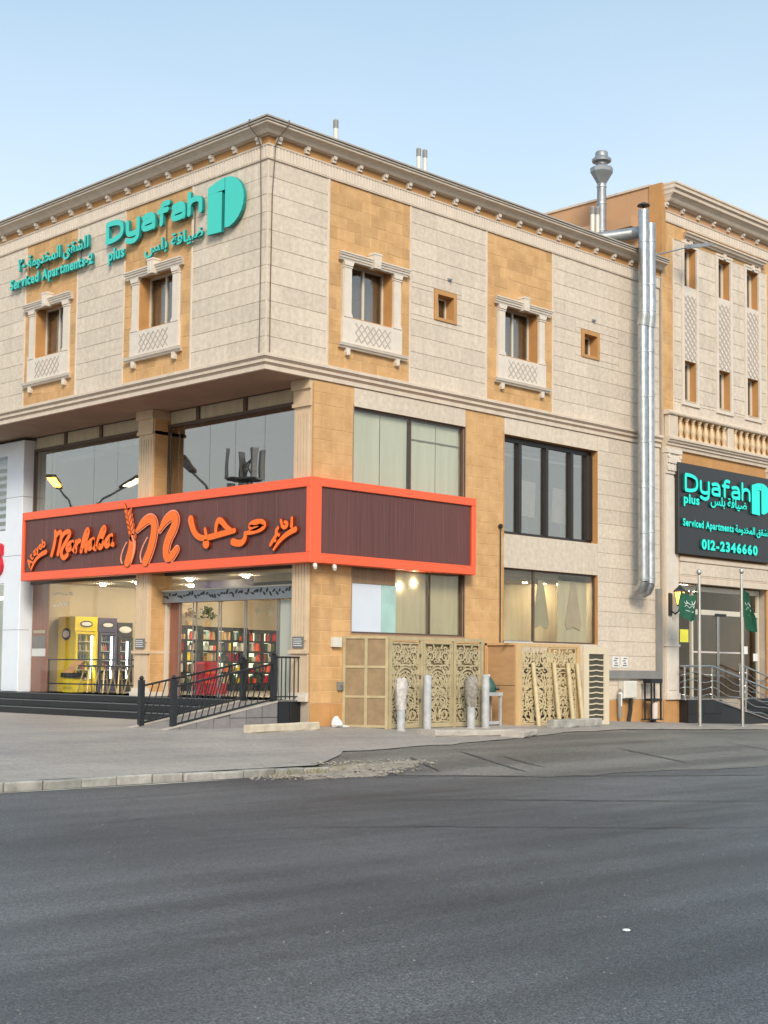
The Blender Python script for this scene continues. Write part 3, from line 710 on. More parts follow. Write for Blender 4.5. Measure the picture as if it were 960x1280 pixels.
# left pair: fabric sheets above, boards and blinds below
for (z0, z1, us) in ((4.5, 6.76, (2.52, 3.4, 4.32, 5.25, 6.03)), (1.93, 3.75, (2.52, 3.92, 4.98, 6.03))):
    mb = MB(); mb.box(2.5, 6.05, .07, .13, z0, z0+.04); mb.box(2.5, 6.05, .07, .13, z1-.04, z1); mb.box(2.5, 2.53, .07, .13, z0+.04, z1-.04); mb.box(6.02, 6.05, .07, .13, z0+.04, z1-.04)
    um = us[2] if z0 > 4 else 4.98
    mb.box(um-.01, um+.01, .072, .128, z0+.04, z1-.04)
    wa = mb.build('window', 'brownframe', B)
    for a, b in zip(us[:-1], us[1:]):
        if z0 < 4 and a < 3: continue
        MB().box(a+.012, b-.008, .095, .105, z0+.041, z1-.041).build('pane', 'glassfilm', wa)
    if z0 > 4:
        for a, b in ((2.55, 3.42), (3.44, 4.28), (4.36, 5.2), (5.22, 6.0)):
            mb = MB(); k = 9
            for i in range(k):
                u = a+(b-a)*i/(k-1); y = .17+.006*math.sin(i*2.1+a*3); mb.v += [(u, y, z0), (u, y+.005*math.sin(i+a), z1-.06)]
            mb.f = [(2*i, 2*i+2, 2*i+3, 2*i+1) for i in range(k-1)]; mb.build('fabric_sheet', 'curtain', wa, smooth=True)
        MB().box(4.36, 6.0, .150, .156, 6.28, 6.31).build('curtain_hem', 'conduit', wa)
    else:
        MB().box(2.54, 3.88, .09, .11, 3.0, 3.7).build('wood_board', 'woodpanel', wa)
        MB().box(2.54, 3.45, .085, .11, 1.97, 2.99).build('pale_blue_board', 'whiteboard', wa)
        MB().box(3.46, 3.9, .088, .11, 1.97, 2.99).build('pale_teal_board', 'tealboard', wa)
        for a, b in ((3.95, 4.93), (5.02, 6.0)):
            MB().box(a, b, .17, .19, 1.9, 3.72).build('blind', 'film', wa)
        for x, z in ((4.1, 3.0), (4.55, 3.1)):
            MB().lathe([(.028, 0), (.035, .01), (.0281, .02)], (0, 0), 10).build('spot_lamp', 'warmlight', wa, TR(x, .155, z) @ Matrix.Rotation(R(90), 4, 'X'))

# ================================================================ shop front under the overhang
XG = 1.75                      # glass line
SH = SIDE(1.3)                 # pilaster faces; local y = X-1.3
def pilaster(u0, u1, ret=True):
    mb = MB(); mb.box(u0, u1, .0, .6, 1.55, 6.62); n = 5; w = (u1-u0-.1)/n
    for i in range(n): mb.box(u0+.05+i*w+.012, u0+.05+(i+1)*w-.012, -.022, .001, 1.75, 6.5)
    p = mb.build('pilaster', 'peach', B, SH); e = .0 if u1 > -.1 else 1
    mb = MB(); mb.box(u0-.03, u1+.03*e, -.05, .6, 6.62, 6.70); mb.box(u0-.01, u1+.01*e, -.025, .6, 6.70, 6.98); mb.box(u0-.05, u1+.05*e, -.07, .6, 6.98, 7.185); mb.build('capital', 'peach', p, SH)
    mb = MB(); mb.box(u0+.02, u1-.02, -.015, .6, .68, 1.48); mb.box(u0-.04, u1+.04*e, -.06, .6, 1.48, 1.552); mb.build('pedestal', 'peach', p, SH)
    mb = MB(); mb.box(u0-.05, u1+.05*e, -.08, .6, .5, .60); mb.box(u0-.02, u1+.02*e, -.045, .6, .60, .682); mb.build('base', 'white_trim', p, SH)
    mb = MB(); mb.box(u0+.08, u1-.12, -.04, -.022, 1.6, 1.83); mb.build('plaque', 'greyplaque', p, SH)
    mb = MB()
    for i in range(4): mb.box(u0+.11, u1-.16-.03*(i % 2), -.043, -.04, 1.64+i*.045, 1.655+i*.045)
    mb.build('plaque_text', 'flat_white', p, SH)
    return p
pilaster(-.56, -.02); pilaster(-6.10, -5.54)
# orange stone returns
cover(B, *SB, (1.32, 1.9, .5, 7.1), BR, .6, .011, Mx=TR(0, 5.51), depth=.03)
MB().box(1.305, 1.33, -.012, .0, .5, 7.1).build('corner_bead', 'sandplain', B)
GL = SIDE(XG)
# transom band under the soffit
def bay(u0, u1, posts, seams_up, seams_lo, zt):
    mb = MB(); mb.box(u0, u1, -.05, .05, 6.80, 6.87); mb.box(u0, u1, -.05, .05, 7.17, 7.188)
    for p in posts: mb.box(p-.06, p+.06, -.06, .05, 6.87, 7.17)
    mb.box(u0, u0+.05, -.05, .05, 3.6, 6.80); mb.box(u1-.05, u1, -.05, .05, 3.6, 6.80)
    f = mb.build('transom_frame', 'brownframe', B, GL)
    e = [u0]+list(posts)+[u1]
    for a, b in zip(e[:-1], e[1:]): MB().panel(a+.07, b-.07, 6.872, 7.168, -.03, .03).build('transom_panel', 'film', f, GL)
    e = [u0+.05]+list(seams_up)+[u1-.05]
    g = MB().box(u0, u1, -.06, .06, 3.3, 3.6).build('spandrel', 'brownframe', B, GL)
    for a, b in zip(e[:-1], e[1:]): MB().box(a+.006, b-.006, -.006, .006, 3.6, 6.80).build('glass_pane', 'glassup', B, GL)
    e = [u0]+list(seams_lo)+[u1]
    for a, b in zip(e[:-1], e[1:]): MB().box(a+.006, b-.006, -.006, .006, zt, 3.3).build('glass_pane', 'glass', B, GL)
bay(-11.38, -6.12, (-9.9, -8.3), (-10.55, -8.62, -7.6), (-10.55, -9.3, -7.7), .5)
bay(-5.52, -.58, (-4.38, -2.68), (-5.15, -3.96, -3.04, -2.03), (), 2.95)
MB().box(-11.38, -10.62, .03, .06, .5, 3.3).build('side_panel', 'redwood', B, GL)
mb = MB(); mb.box(-11.3, -10.75, .02, .03, 2.02, 2.1); mb.build('side_panel_label', 'interior', B, GL)
mb = MB(); rr = random.Random(5)
for k, z in enumerate((2.98, 2.72)):
    u = -10.35
    while u < -9.45-.12*k: l = rr.uniform(.05, .12); mb.ribbon([(u, z), (u+l*.5, z+rr.uniform(.02, .1)), (u+l, z+rr.uniform(-.04, .06))], .013, -.012, -.008, 1); u += l+.035
mb.build('window_decal', 'flat_white', B, GL)
MB().box(-11.33, -10.7, .012, .028, 1.42, 1.62).build('white_notice', 'flat_white', B, GL)
MB().box(-11.32, -10.72, .012, .028, 1.63, 1.95).build('grey_notice', 'greyplaque', B, GL)
# entrance: lintel with ornament, jambs, sliding leaves
mb = MB(); mb.box(-5.52, -.58, -.10, .10, 2.69, 2.95); mb.box(-5.52, -.58, -.115, .115, 2.665, 2.69)
ent = mb.build('entrance', 'steeldull', B, GL)
mb = MB(); rnd = random.Random(3)
for i in range(46):
    u = -5.45+i*.105; a = rnd.uniform(.2, 1.3)*rnd.choice((-1, 1)); l = rnd.uniform(.05, .1)
    mb.ribbon([(u, 2.82), (u+l*math.cos(a)*.6, 2.82+l*math.sin(a)*.6), (u+l*math.cos(a), 2.82+l*math.sin(a))], [.008, .02, .01], -.118, -.098, 1)
mb.build('lintel_ornament', 'black', ent, GL)
mb = MB(); mb.box(-5.52, -.58, -.125, -.1, 2.925, 2.955); mb.build('lintel_lip', 'alum', ent, GL)
MB().box(-5.50, -5.42, -.04, .04, .5, 2.665).build('jamb', 'alum', ent, GL); MB().box(-.66, -.58, -.04, .04, .5, 2.665).build('jamb', 'alum', ent, GL)
MB().box(-5.41, -5.02, .06, .10, .5, 2.665).build('side_panel', 'redwood', ent, GL)
for a, b, y in ((-5.0, -4.44, 0), (-4.40, -3.54, .03), (-3.50, -2.64, .03), (-2.58, -1.5, 0), (-1.48, -.68, 0)):
    l = MB().box(a+.03, b-.03, y-.006, y+.006, .56, 2.62).build('door_leaf', 'glass', ent, GL)
    mb = MB(); mb.box(a+.012, a+.03, y-.012, y+.012, .5, 2.66); mb.box(b-.03, b-.012, y-.012, y+.012, .5, 2.66); mb.build('leaf_stile', 'steeldull', l, GL)
MB().box(-1.46, -.70, .02, .03, .52, 2.64).build('frosted_sheet', 'curtain', ent, GL)
# podium, steps and their tiles
mb = MB(); mb.box(1.12, 10.2, .32, 13.0, -.6, .49); mb.build('podium', 'greytile', B)
for k, (x, z0, z1) in enumerate(((1.1, .335, .5), (.82, .168, .333), (.54, -.1, .166))):
    mb = MB(); mb.box(x+.012, x+.3 if k else x+2.2, 1.5, 20, z1-.012, z1); mb.build('step_tread', 'granite', B)
    mb = MB(); mb.box(x-.012, x+.03, 1.5, 20, z1-.022, z1-.004+.006); mb.build('step_nosing', 'nosing', B)
    y = 1.5+.4*k
    cover(B, 'riser_tile', 'granite', (-20, -1.5, z0, z1-.023), .2, 1.22, .006, Mx=SIDE(x), depth=.02, stagger=0)
    MB().box(x+.02, x+.3, 1.5, 20, -.6, z1-.014).build('step_core', 'black', B)
MB().box(1.1, 9.9, .33, 11.9, .49, .5).build('shop_floor', mat('floor_tile', (.28, .26, .23), .3, var=.08), B)

# ================================================================ annex on the right
A = thing('annex_building', 'taller annex with slim paired windows, balustrade and dark lit sign over its door', 'building', (0, 0, 0))
AX0, AX1, AT = 13.9, 22.5, 14.2
AF = TR(0, -.05, 0)
wcols = [(14.95, 15.57), (16.68, 17.32), (18.2, 18.86), (20.0, 20.64)]
hs = []
for a, b in wcols: hs += [(a-.015, b+.015, 11.805, 12.945), (a-.015, b+.015, 8.635, 9.745)]
door = (14.67, 19.21, .44, 3.6)
walls(A, 'wall', 'joint', [(AX0, AX1, -.8, 14.4)], hs+[door], .014, .30, AF)
mb = MB(); mb.box(AX0, AX0+.3, .26, 18, 12.1, 14.42); mb.box(AX0+.3, AX1, 17.7, 18, 0, 14.4); mb.box(AX1-.3, AX1-.002, .26, 17.7, -.8, 14.4); mb.box(AX0+.3, AX1-.3, .26, 17.7, 13.9, 14.0); mb.box(AX0+.3, AX1-.3, .26, 17.7, 7.2, 7.4); mb.build('side_wall', 'annexplaster', A)
mb = MB(); mb.box(AX0-.04, AX0+.34, .3, 18.02, 14.42, 14.48); mb.build('parapet_cap', 'trim', A)
mb = MB(); mb.box(AX0-.7, AX0, .45, 9, 13.2, 13.5); mb.build('side_beam', 'annexplaster', A)
mb = MB(); mb.box(AX0-.045, AX0+.149, -.09, .32, 12.3, 14.44); mb.build('corner_pier', 'sandplain', A)
cover(A, 'sandstone_block', 'sand', (13.94, 14.44, 8.2, 13.42), .3, .5, .01, Mx=AF, yf=.004, jitter=.003)
cover(A, 'sandstone_block', 'sand', (18.98+.35, 19.8, 8.2, 13.42), .3, .5, .01, Mx=AF, yf=.004, jitter=.003)
cover(A, 'sandstone_block', 'sand', (14.44, 19.33, 13.02, 13.42), .3, .5, .01, Mx=AF, yf=.004, jitter=.003)
cover(A, 'sandstone_block', 'sand', (14.3, 22.3, 7.5, 8.12), .31, .55, .01, Mx=AF, yf=.004)
ah = [(a-.11, b+.11, 8.52, 13.02) for a, b in wcols]
cover(A, 'stone_panel', 'cream', (14.46, 19.31, 8.2, 13.0), .40, .95, .012, ah, Mx=AF, jitter=.002)
cover(A, 'stone_panel', 'cream', (19.82, 22.45, 8.2, 13.0), .40, .95, .012, ah, Mx=AF, jitter=.002)
cover(A, 'stone_panel', 'cream', (19.3, 22.45, -.4, 7.2), .40, .95, .012, Mx=AF)
for u in (14.45, 19.32, 19.81): MB().panel(u-.025, u+.025, 8.2, 13.02, -.016, .014).build('trim_strip', 'trim', A, AF)
def slim_window(i, a, b):
    ws_ = []
    for (c, d) in ((11.82, 12.93), (8.65, 9.73)):
        mb = MB(); mb.box(a-.02, a, .015, .3, c, d); mb.box(b, b+.02, .0151, .3, c, d); mb.box(a-.02, b+.02, .016, .3, d, d+.02); mb.box(a-.02, b+.02, .0161, .3, c-.02, c)
        ws_.append(mb.build('window', 'sandplain', A, AF))
    w = ws_[0]
    mb = MB(); mb.box(a-.10, a-.0, -.035, .014, 8.56, 13.0); mb.box(b+.0, b+.10, -.035, .014, 8.56, 13.0)
    mb.box(a-.13, b+.13, -.05, .014, 8.48, 8.56); mb.box(a, b, -.03, .014, 12.93, 13.0)
    mb.build('architrave', 'white_trim', w, AF)
    mb = MB(); mb.box(a-.1, b+.1, -.05, .01, 13.001, 13.06); mb.box((a+b)/2-.06, (a+b)/2+.06, -.07, .01, 12.95, 13.10); mb.build('head_moulding', 'white_trim', w, AF)
    MB().box(a+.002, b-.002, .0, .014, 9.735, 11.815).build('lattice_panel', 'white_trim', w, AF)
    mb = MB(); n = 3; s = (b-a)/n
    k = int(2.05/s)
    for q in range(k):
        for p in range(n):
            z0 = 9.76+q*s*.97
            mb.ribbon([(a+p*s, z0), (a+(p+1)*s, z0+s)], .016, -.012, .001, 0, False); mb.ribbon([(a+p*s, z0+s), (a+(p+1)*s, z0)], .016, -.0145, .001, 0, False)
    mb.build('lattice', 'lattice_line', w, AF)
    for w, (c, d) in zip(ws_, ((11.82, 12.93), (8.65, 9.73))):
        mb = MB(); mb.box(a, a+.04, .22, .27, c, d); mb.box(b-.10, b, .22, .27, c, d); mb.box(a+.04, b-.10, .22, .27, d-.05, d); mb.box(a+.04, b-.10, .22, .27, c, c+.05); mb.build('window_frame', 'alum', w, AF)
        MB().box(a+.041, b-.101, .24, .25, c+.051, d-.051).build('pane', 'glassdark', w, AF)
for i, (a, b) in enumerate(wcols): slim_window(i, a, b)
def straight(prof, u0, u1, name, m, Mx=AF, parent=A, ret=0):
    mb = MB(); mb.sweep(prof, [lambda n, z: (u0-ret*n, -n, z), lambda n, z: (u1+ret*n, -n, z)]); return mb.build(name, m, parent, Mx)
straight([(-.02, 13.12), (.05, 13.12), (.06, 13.16), (.13, 13.18), (.15, 13.24), (.19, 13.25), (.19, 13.29), (-.02, 13.31)], 14.95, 19.0, 'pediment_moulding', 'trim', ret=.5)
for a in (14.95, 18.85): MB().box(a, a+.1, -.045, .01, 12.96, 13.12).build('moulding_drop', 'trim', A, AF)
def apath(u1=AX1): return [lambda n, z: (AX0+.15-n*.25, .2, z), lambda n, z: (AX0+.15-n*.25, -.05-n, z), lambda n, z: (u1, -.05-n, z)]
mb = MB(); mb.sweep([(-.05, 13.42), (.03, 13.42), (.035, 13.45), (.018, 13.455), (.018, 13.68), (.045, 13.69), (.05, 13.72), (-.05, 13.72)], apath()); mb.build('fluted_frieze', 'trim', A)
mb = MB(); mb.sweep([(-.05, 13.72), (.014, 13.72), (.014, 13.9), (-.05, 13.9)], apath()); mb.build('frieze_band', 'annexplaster', A)
mb = MB(); mb.sweep([(-.05, 13.9), (.07, 13.9), (.09, 13.935), (.17, 13.94), (.20, 13.97), (.24, 14.04), (.31, 14.10), (.375, 14.13), (.385, 14.2), (-.05, 14.2)], apath()); mb.build('cornice', 'trim', A)
mb = MB(); mb.sweep([(-.05, 14.2), (.36, 14.2), (.40, 14.24), (.44, 14.25), (.44, 14.30), (.40, 14.31), (.40, 14.36), (.44, 14.37), (.44, 14.42), (-.05, 14.48)], apath()); mb.build('coping', M['trim'], A)
mb = MB(); x = AX0+.05
while x < AX1-.1: mb.box(x, x+.05, -.034, -.017, 13.458, 13.678); x += .088
mb.build('frieze_rib', 'white_trim', A, AF, kind='stuff')
for i in range(11):
    o = bpy.data.objects.new('bracket', bm_); link(o, A); o.matrix_local = AF @ TR(14.05+.78*i, 0, 1.93)
# balcony-like balustrade and its ledge
straight([(-.05, 7.50), (.2, 7.50), (.22, 7.48), (.22, 7.42), (.18, 7.40), (.17, 7.36), (.12, 7.33), (.12, 7.28), (.08, 7.26), (.07, 7.18), (-.05, 7.16)], 13.95, AX1, 'balcony_ledge', 'trim')
straight([(-.02, 8.10), (.18, 8.10), (.20, 8.13), (.20, 8.17), (.16, 8.19), (.15, 8.22), (-.02, 8.23)], 13.97, AX1, 'balustrade_rail', 'trim')
for a, b in ((14.02, 14.45), (16.97, 17.26), (19.85, 20.15)): MB().panel(a, b, 7.5, 8.1, -.14, .0, .01).build('balustrade_pier', 'trim', A, AF)
bal = MB().lathe([(.085, 7.50), (.085, 7.545), (.055, 7.56), (.05, 7.6), (.085, 7.70), (.092, 7.75), (.075, 7.83), (.045, 7.93), (.042, 7.97), (.06, 7.99), (.045, 8.01), (.08, 8.05), (.08, 8.10)], seg=10).mesh('baluster', mat('peach_stone', (.58, .44, .28), .6, var=.06), smooth=True)
for s_, n_, d_ in ((14.65, 8, .312), (17.42, 8, .312), (20.3, 6, .312)):
    for i in range(n_):
        o = bpy.data.objects.new('baluster', bal); link(o, A); o.matrix_local = AF @ TR(s_+i*d_, -.07)
# pilasters beside the door
for (a, b) in ((13.98, 14.56), (19.24, 19.82)):
    mb = MB(); mb.box(a, b, -.06, .01, .45, 6.5); mb.box(a+.1, b-.1, -.075, -.06, 2.05, 6.4); mb.box(a+.1, b-.1, -.075, -.06, .7, 1.75); mb.box(a-.03, b+.03, -.085, .01, 1.86, 1.92); mb.box(a-.02, b+.02, -.09, .01, .45, .62)
    p = mb.build('pilaster', 'white_trim', A, AF)
    mb = MB(); mb.box(a-.01, b+.01, -.10, .01, 6.5, 6.56); mb.prism([(a+.02, 6.56), (b-.02, 6.56), (b+.05, 7.05), (a-.05, 7.05)], -.10, .01); mb.box(a-.07, b+.07, -.15, .01, 7.05, 7.17)
    for r_ in range(2):
        for i in range(4):
            u = a+.07+i*(b-a-.14)/3; z = 6.58+r_*.2
            mb.prism([(u-.06, z), (u+.06, z), (u+.075, z+.13), (u, z+.2), (u-.075, z+.13)], -.135-.02*r_, -.09)
    for u in (a+.03, b-.03): mb.lathe([(.01, -.03), (.065, -.03), (.065, .03), (.01, .03)], seg=10) if False else mb.prism([(u+.06*math.cos(k), 6.97+.06*math.sin(k)) for k in [i*.785 for i in range(8)]], -.17, -.09)
    mb.build('capital', 'white_trim', p, AF)
cover(A, 'plinth_block', 'sandplain', (13.9, 14.62, -.6, .45), 1.1, .75, .01, Mx=AF, yf=-.03, depth=.05)
MB().box(14.56, 19.24, -.004, .02, 6.86, 7.17).build('sandstone_strip', 'sandplain', A, AF)
MB().box(14.56, 19.24, -.002, .02, 4.3, 6.86).build('sign_backing_wall', 'sandplain', A, AF)
MB().box(14.52, 14.62, -.02, .02, .46, 6.86).build('door_jamb', 'sandplain', A, AF); MB().box(19.17, 19.23, -.02, .02, .46, 6.86).build('door_jamb', 'sandplain', A, AF)
mb = MB(); mb.box(14.62, 19.2, -.05, .016, 3.6, 4.3); mb.box(14.6, 19.22, -.09, -.05, 4.18, 4.3); mb.box(14.62, 19.2, -.07, -.05, 3.6, 3.74); mb.box(14.62, 19.2, -.06, -.05, 3.78, 3.80)
mb.build('door_entablature', 'trim', A, AF)
for i in range(5): MB().panel(14.68+.9*i, 14.68+.9*i+.885, 3.82, 4.15, -.065, -.05).build('entablature_panel', 'cream', A, AF)
# glazed entrance
mb = MB()
for u in (14.72, 15.68, 18.3, 19.14): mb.box(u-.035, u+.035, .24, .32, .46, 3.56)
mb.box(14.70, 19.18, .235, .325, 3.42, 3.56); mb.box(14.74, 19.1, .235, .325, 2.78, 2.92)
en = mb.build('entrance', 'alum', A, AF)
for a, b in ((14.755, 15.645), (15.715, 18.265), (18.335, 19.105)): MB().box(a, b, .275, .285, 2.92, 3.42).build('transom_pane', 'glass', en, AF)
MB().box(14.755, 15.645, .275, .285, .47, 2.78).build('side_pane', 'glass', en, AF); MB().box(18.335, 19.105, .275, .285, .47, 2.78).build('side_pane', 'glass', en, AF)
for a, b in ((15.715, 16.97), (17.0, 18.265)):
    d = MB().box(a, b, .265, .275, .47, 2.78).build('door_leaf', 'glassfilm', en, AF)
    mb = MB(); e = b-.03 if a < 16 else a; mb.box(e, e+.045, .25, .29, .47, 2.78); mb.build('stile', 'stainless', d, AF)
    MB().box(a, b-.001, .258, .264, 1.72, 1.765).build('safety_stripe', 'bucket', d, AF)
MB().box(16.8, 17.35, .2, .26, 2.76, 2.83).build('door_operator', 'black', en, AF)
MB().box(15.1, 15.5, .258, .272, 2.0, 2.35).build('yellow_sticker', mat('yellow_paper', (.75, .72, .08), .7), en, AF)
for u, z in ((18.45, 1.82), (19.0, 1.62)): MB().box(u-.12, u+.12, .26, .272, z-.1, z+.12).build('door_sticker', 'flat_white', en, AF)
mb = MB(); mb.box(13.95, 19.9, 4.2, 4.3, .3, 3.9); mb.box(13.95, 14.05, .3, 4.2, .3, 3.9); mb.box(19.8, 19.9, .3, 4.2, .3, 3.9)
mb.build('lobby_wall', 'lobby', A); MB().box(14.0, 19.9, .25, 4.2, 3.65, 3.75).build('lobby_ceiling', 'lobby', A); MB().box(13.95, 19.9, -.02, 4.3, .3, .455).build('lobby_floor', 'greytile', A)
mb = MB(); mb.lathe([(.16, 3.58), (.17, 3.65)], (16.7, 1.2), 12); mb.lathe([(.16, 3.58), (.17, 3.65)], (18.4, 1.9), 12); mb.build('lobby_lamp', 'lobbylamp', A)
mb = MB(); mb.box(15.9, 18.2, 2.6, 3.2, .455, 1.5); mb.box(15.8, 18.3, 2.5, 3.3, 1.5, 1.57); tag(mb.build('reception_desk', 'redwood'), 'reddish reception desk inside the glazed annex lobby', 'desk')
mb = MB(); mb.box(17.0, 18.4, 4.1, 4.19, 2.2, 2.5); tag(mb.build('lobby_sign', 'black'), 'dark plaque on the brown lobby back wall', 'sign')

# ================================================================ neighbouring shop front on the left
N = thing('neighbour_shopfront', 'white clad shop portal beside the orange sign, cut by the photo edge', 'shopfront')
NX = SIDE(1.4)
mb = MB(); mb.panel(-12.22, -11.40, .5, 7.1, 0, .5, .012); mb.build('portal_pillar', 'whiteclad', N, NX)
for z in (2.1, 4.05, 5.6): MB().box(-12.225, -11.395, -.003, .3, z, z+.012).build('panel_joint', 'conduit', N, NX)
MB().box(-17, -12.22, .02, .5, 6.75, 7.1).build('portal_header', 'whiteclad', N, NX); MB().box(-17, -12.22, .03, .4, 3.35, 4.75).build('sign_band', 'whiteclad', N, NX)
for i in range(3):
    for z0, z1 in ((.5, 3.35), (4.75, 6.75)): MB().box(-12.25-1.5*(i+1), -12.25-1.5*i-.02, .2, .212, z0, z1).build('glass_pane', 'glass', N, NX)
put_text(N, 'S', 'letter', 'red', -12.72, -12.28, 3.62, .75, -.06, .03, NX, .05); put_text(N, 'a', 'letter', 'red', -13.3, -12.85, 3.62, .75, -.06, .03, NX, .05)
mb = MB()
for i in range(9): mb.box(-17, -12.25, .6, .66, 4.9+i*.21, 4.99+i*.21)
mb.build('window_blind', 'whiteclad', N, NX)
MB().box(-17, -12.25, 1.8, 1.85, .5, 6.9).build('back_wall', 'curtain', N, NX); MB().box(-17, -12.3, 1.0, 1.1, 3.0, 3.08).build('light_tube', 'whitelight', N, NX)
MB().box(-17, -12.23, .25, 1.85, 7.0, 7.08).build('ceiling', 'whiteclad', N, NX)

# ================================================================ the shop sign
SG = thing('shop_signboard', 'long orange framed plum signboard wrapping the corner with orange script lettering', 'sign')
XS0, YS0, YS1, ZT, ZB_ = 1.0, -.32, 10.72, 5.08, 3.33
SL = SIDE(XS0)
ul0, ul1 = -YS1, -YS0
def bars(Mx, u0, u1, t, b, l, r, x0, x1):
    mb = MB(); mb.panel(u0, u1, ZT-t, ZT, 0, .3, .008); mb.panel(u0, u1, ZB_, ZB_+b, 0, .3, .008)
    mb.panel(u0, u0+l, ZB_+b, ZT-t, 0, .3, .008); mb.panel(u1-r, u1, ZB_+b, ZT-t, 0, .3, .008)
    return mb.build('frame', 'orange', SG, Mx)
bars(SL, ul0, ul1, .20, .21, .09, .14, 0, 0)
SRr = TR(0, YS0, 0)
mb = MB(); mb.panel(1.302, 6.08, ZT-.18, ZT, 0, .3, .008); mb.panel(1.302, 6.08, ZB_, ZB_+.2, 0, .3, .008); mb.panel(5.95, 6.08, ZB_+.2, ZT-.18, 0, .3, .008)
mb.build('frame', 'orange', SG, SRr)
n = 11; a0, a1 = ul0+.09, ul1-.14
for i in range(n):
    a, b = a0+(a1-a0)*i/n, a0+(a1-a0)*(i+1)/n
    MB().panel(a+.003, b-.003, ZB_+.21, ZT-.20, .05, .1, .006).build('cladding_board', 'board', SG, SL)
n = 5; a0, a1 = 1.30, 5.95
for i in range(n):
    a, b = a0+(a1-a0)*i/n, a0+(a1-a0)*(i+1)/n
    MB().panel(a+.003, b-.003, ZB_+.2, ZT-.18, .05, .1, .006).build('cladding_board', 'board', SG, SRr)
mb = MB(); mb.box(1.101, 1.299, -.17, 10.6, ZB_+.02, ZT-.02); mb.box(1.31, 6.0, -.21, .0, ZB_+.02, ZT-.02); mb.build('sign_box', 'black', SG)
MARHABA=[('M', [[(-9.12, 4.5), (-9.1, 4.38), (-9.16, 4.14), (-9.26, 3.93)], [(-9.1, 4.38), (-8.96, 4.48), (-8.83, 4.47), (-8.84, 4.33), (-8.97, 3.94)], [(-8.84, 4.33), (-8.69, 4.46), (-8.48, 4.48), (-8.44, 4.4), (-8.63, 4.22), (-8.81, 4.04), (-8.82, 3.9), (-8.7, 3.81), (-8.54, 3.9)]]), ('a', [[(-8.32, 4.2), (-8.49, 4.18), (-8.6, 4.08), (-8.54, 4.0), (-8.39, 4.05), (-8.31, 4.19), (-8.32, 4.03), (-8.24, 3.98)]]), ('r', [[(-8.17, 4.2), (-8.19, 3.97)], [(-8.18, 4.11), (-8.1, 4.2), (-8.01, 4.22)]]), ('h', [[(-7.95, 3.96), (-7.86, 4.27), (-7.73, 4.48), (-7.64, 4.46), (-7.7, 4.27), (-7.9, 4.04)], [(-7.9, 4.08), (-7.8, 4.22), (-7.71, 4.2), (-7.74, 4.05), (-7.74, 3.96)]]), ('a', [[(-7.43, 4.22), (-7.59, 4.18), (-7.67, 4.05), (-7.58, 3.99), (-7.47, 4.08), (-7.42, 4.21), (-7.43, 4.02), (-7.34, 3.99)]]), ('b', [[(-7.29, 4.03), (-7.19, 4.29), (-7.03, 4.49), (-6.93, 4.47), (-7.02, 4.29), (-7.2, 4.09), (-7.18, 3.99), (-7.06, 4.03), (-7.03, 4.14), (-7.13, 4.16)]]), ('a', [[(-6.67, 4.27), (-6.85, 4.22), (-6.94, 4.09), (-6.88, 4.01), (-6.75, 4.08), (-6.66, 4.26), (-6.7, 4.09), (-6.61, 4.05)]])]
LOGO=[([(-5.86, 4.19), (-5.85, 3.98), (-5.91, 3.78), (-6.02, 3.6)], [0.075, 0.1, 0.105, 0.09]), ([(-5.67, 4.32), (-5.46, 4.48), (-5.2, 4.59), (-5.01, 4.51), (-4.98, 4.31), (-5.03, 4.09), (-5.14, 3.82), (-5.31, 3.58)], [0.03, 0.085, 0.085, 0.09, 0.095, 0.095, 0.095, 0.09]), ([(-4.79, 4.26), (-4.6, 4.48), (-4.32, 4.61), (-4.16, 4.51), (-4.26, 4.27), (-4.46, 4.05), (-4.54, 3.83), (-4.5, 3.63), (-4.33, 3.64), (-4.14, 3.81)], [0.03, 0.085, 0.09, 0.095, 0.095, 0.095, 0.095, 0.085, 0.08, 0.065])]
STEM=[[(-5.84, 4.21), (-5.72, 3.99), (-5.78, 3.74), (-5.85, 3.59)]]
WIRES=[[(-6.07, 4.07), (-6.23, 3.88), (-6.3, 3.69), (-6.24, 3.59)], [(-5.25, 4.14), (-5.44, 3.93), (-5.53, 3.73), (-5.47, 3.58)]]
KERNELS=[[(-6.08, 4.73), (-6.17, 4.88)], [(-6.01, 4.72), (-5.93, 4.85)], [(-6.04, 4.61), (-6.13, 4.75)], [(-5.97, 4.59), (-5.89, 4.72)], [(-6.0, 4.48), (-6.08, 4.63)], [(-5.92, 4.47), (-5.85, 4.6)], [(-5.96, 4.36), (-6.04, 4.5)], [(-5.88, 4.35), (-5.81, 4.48)], [(-5.92, 4.24), (-6.0, 4.38)], [(-5.84, 4.22), (-5.77, 4.35)], [(-5.87, 4.11), (-5.96, 4.25)], [(-5.8, 4.1), (-5.73, 4.23)], [(-6.14, 4.87), (-6.18, 4.98)]]
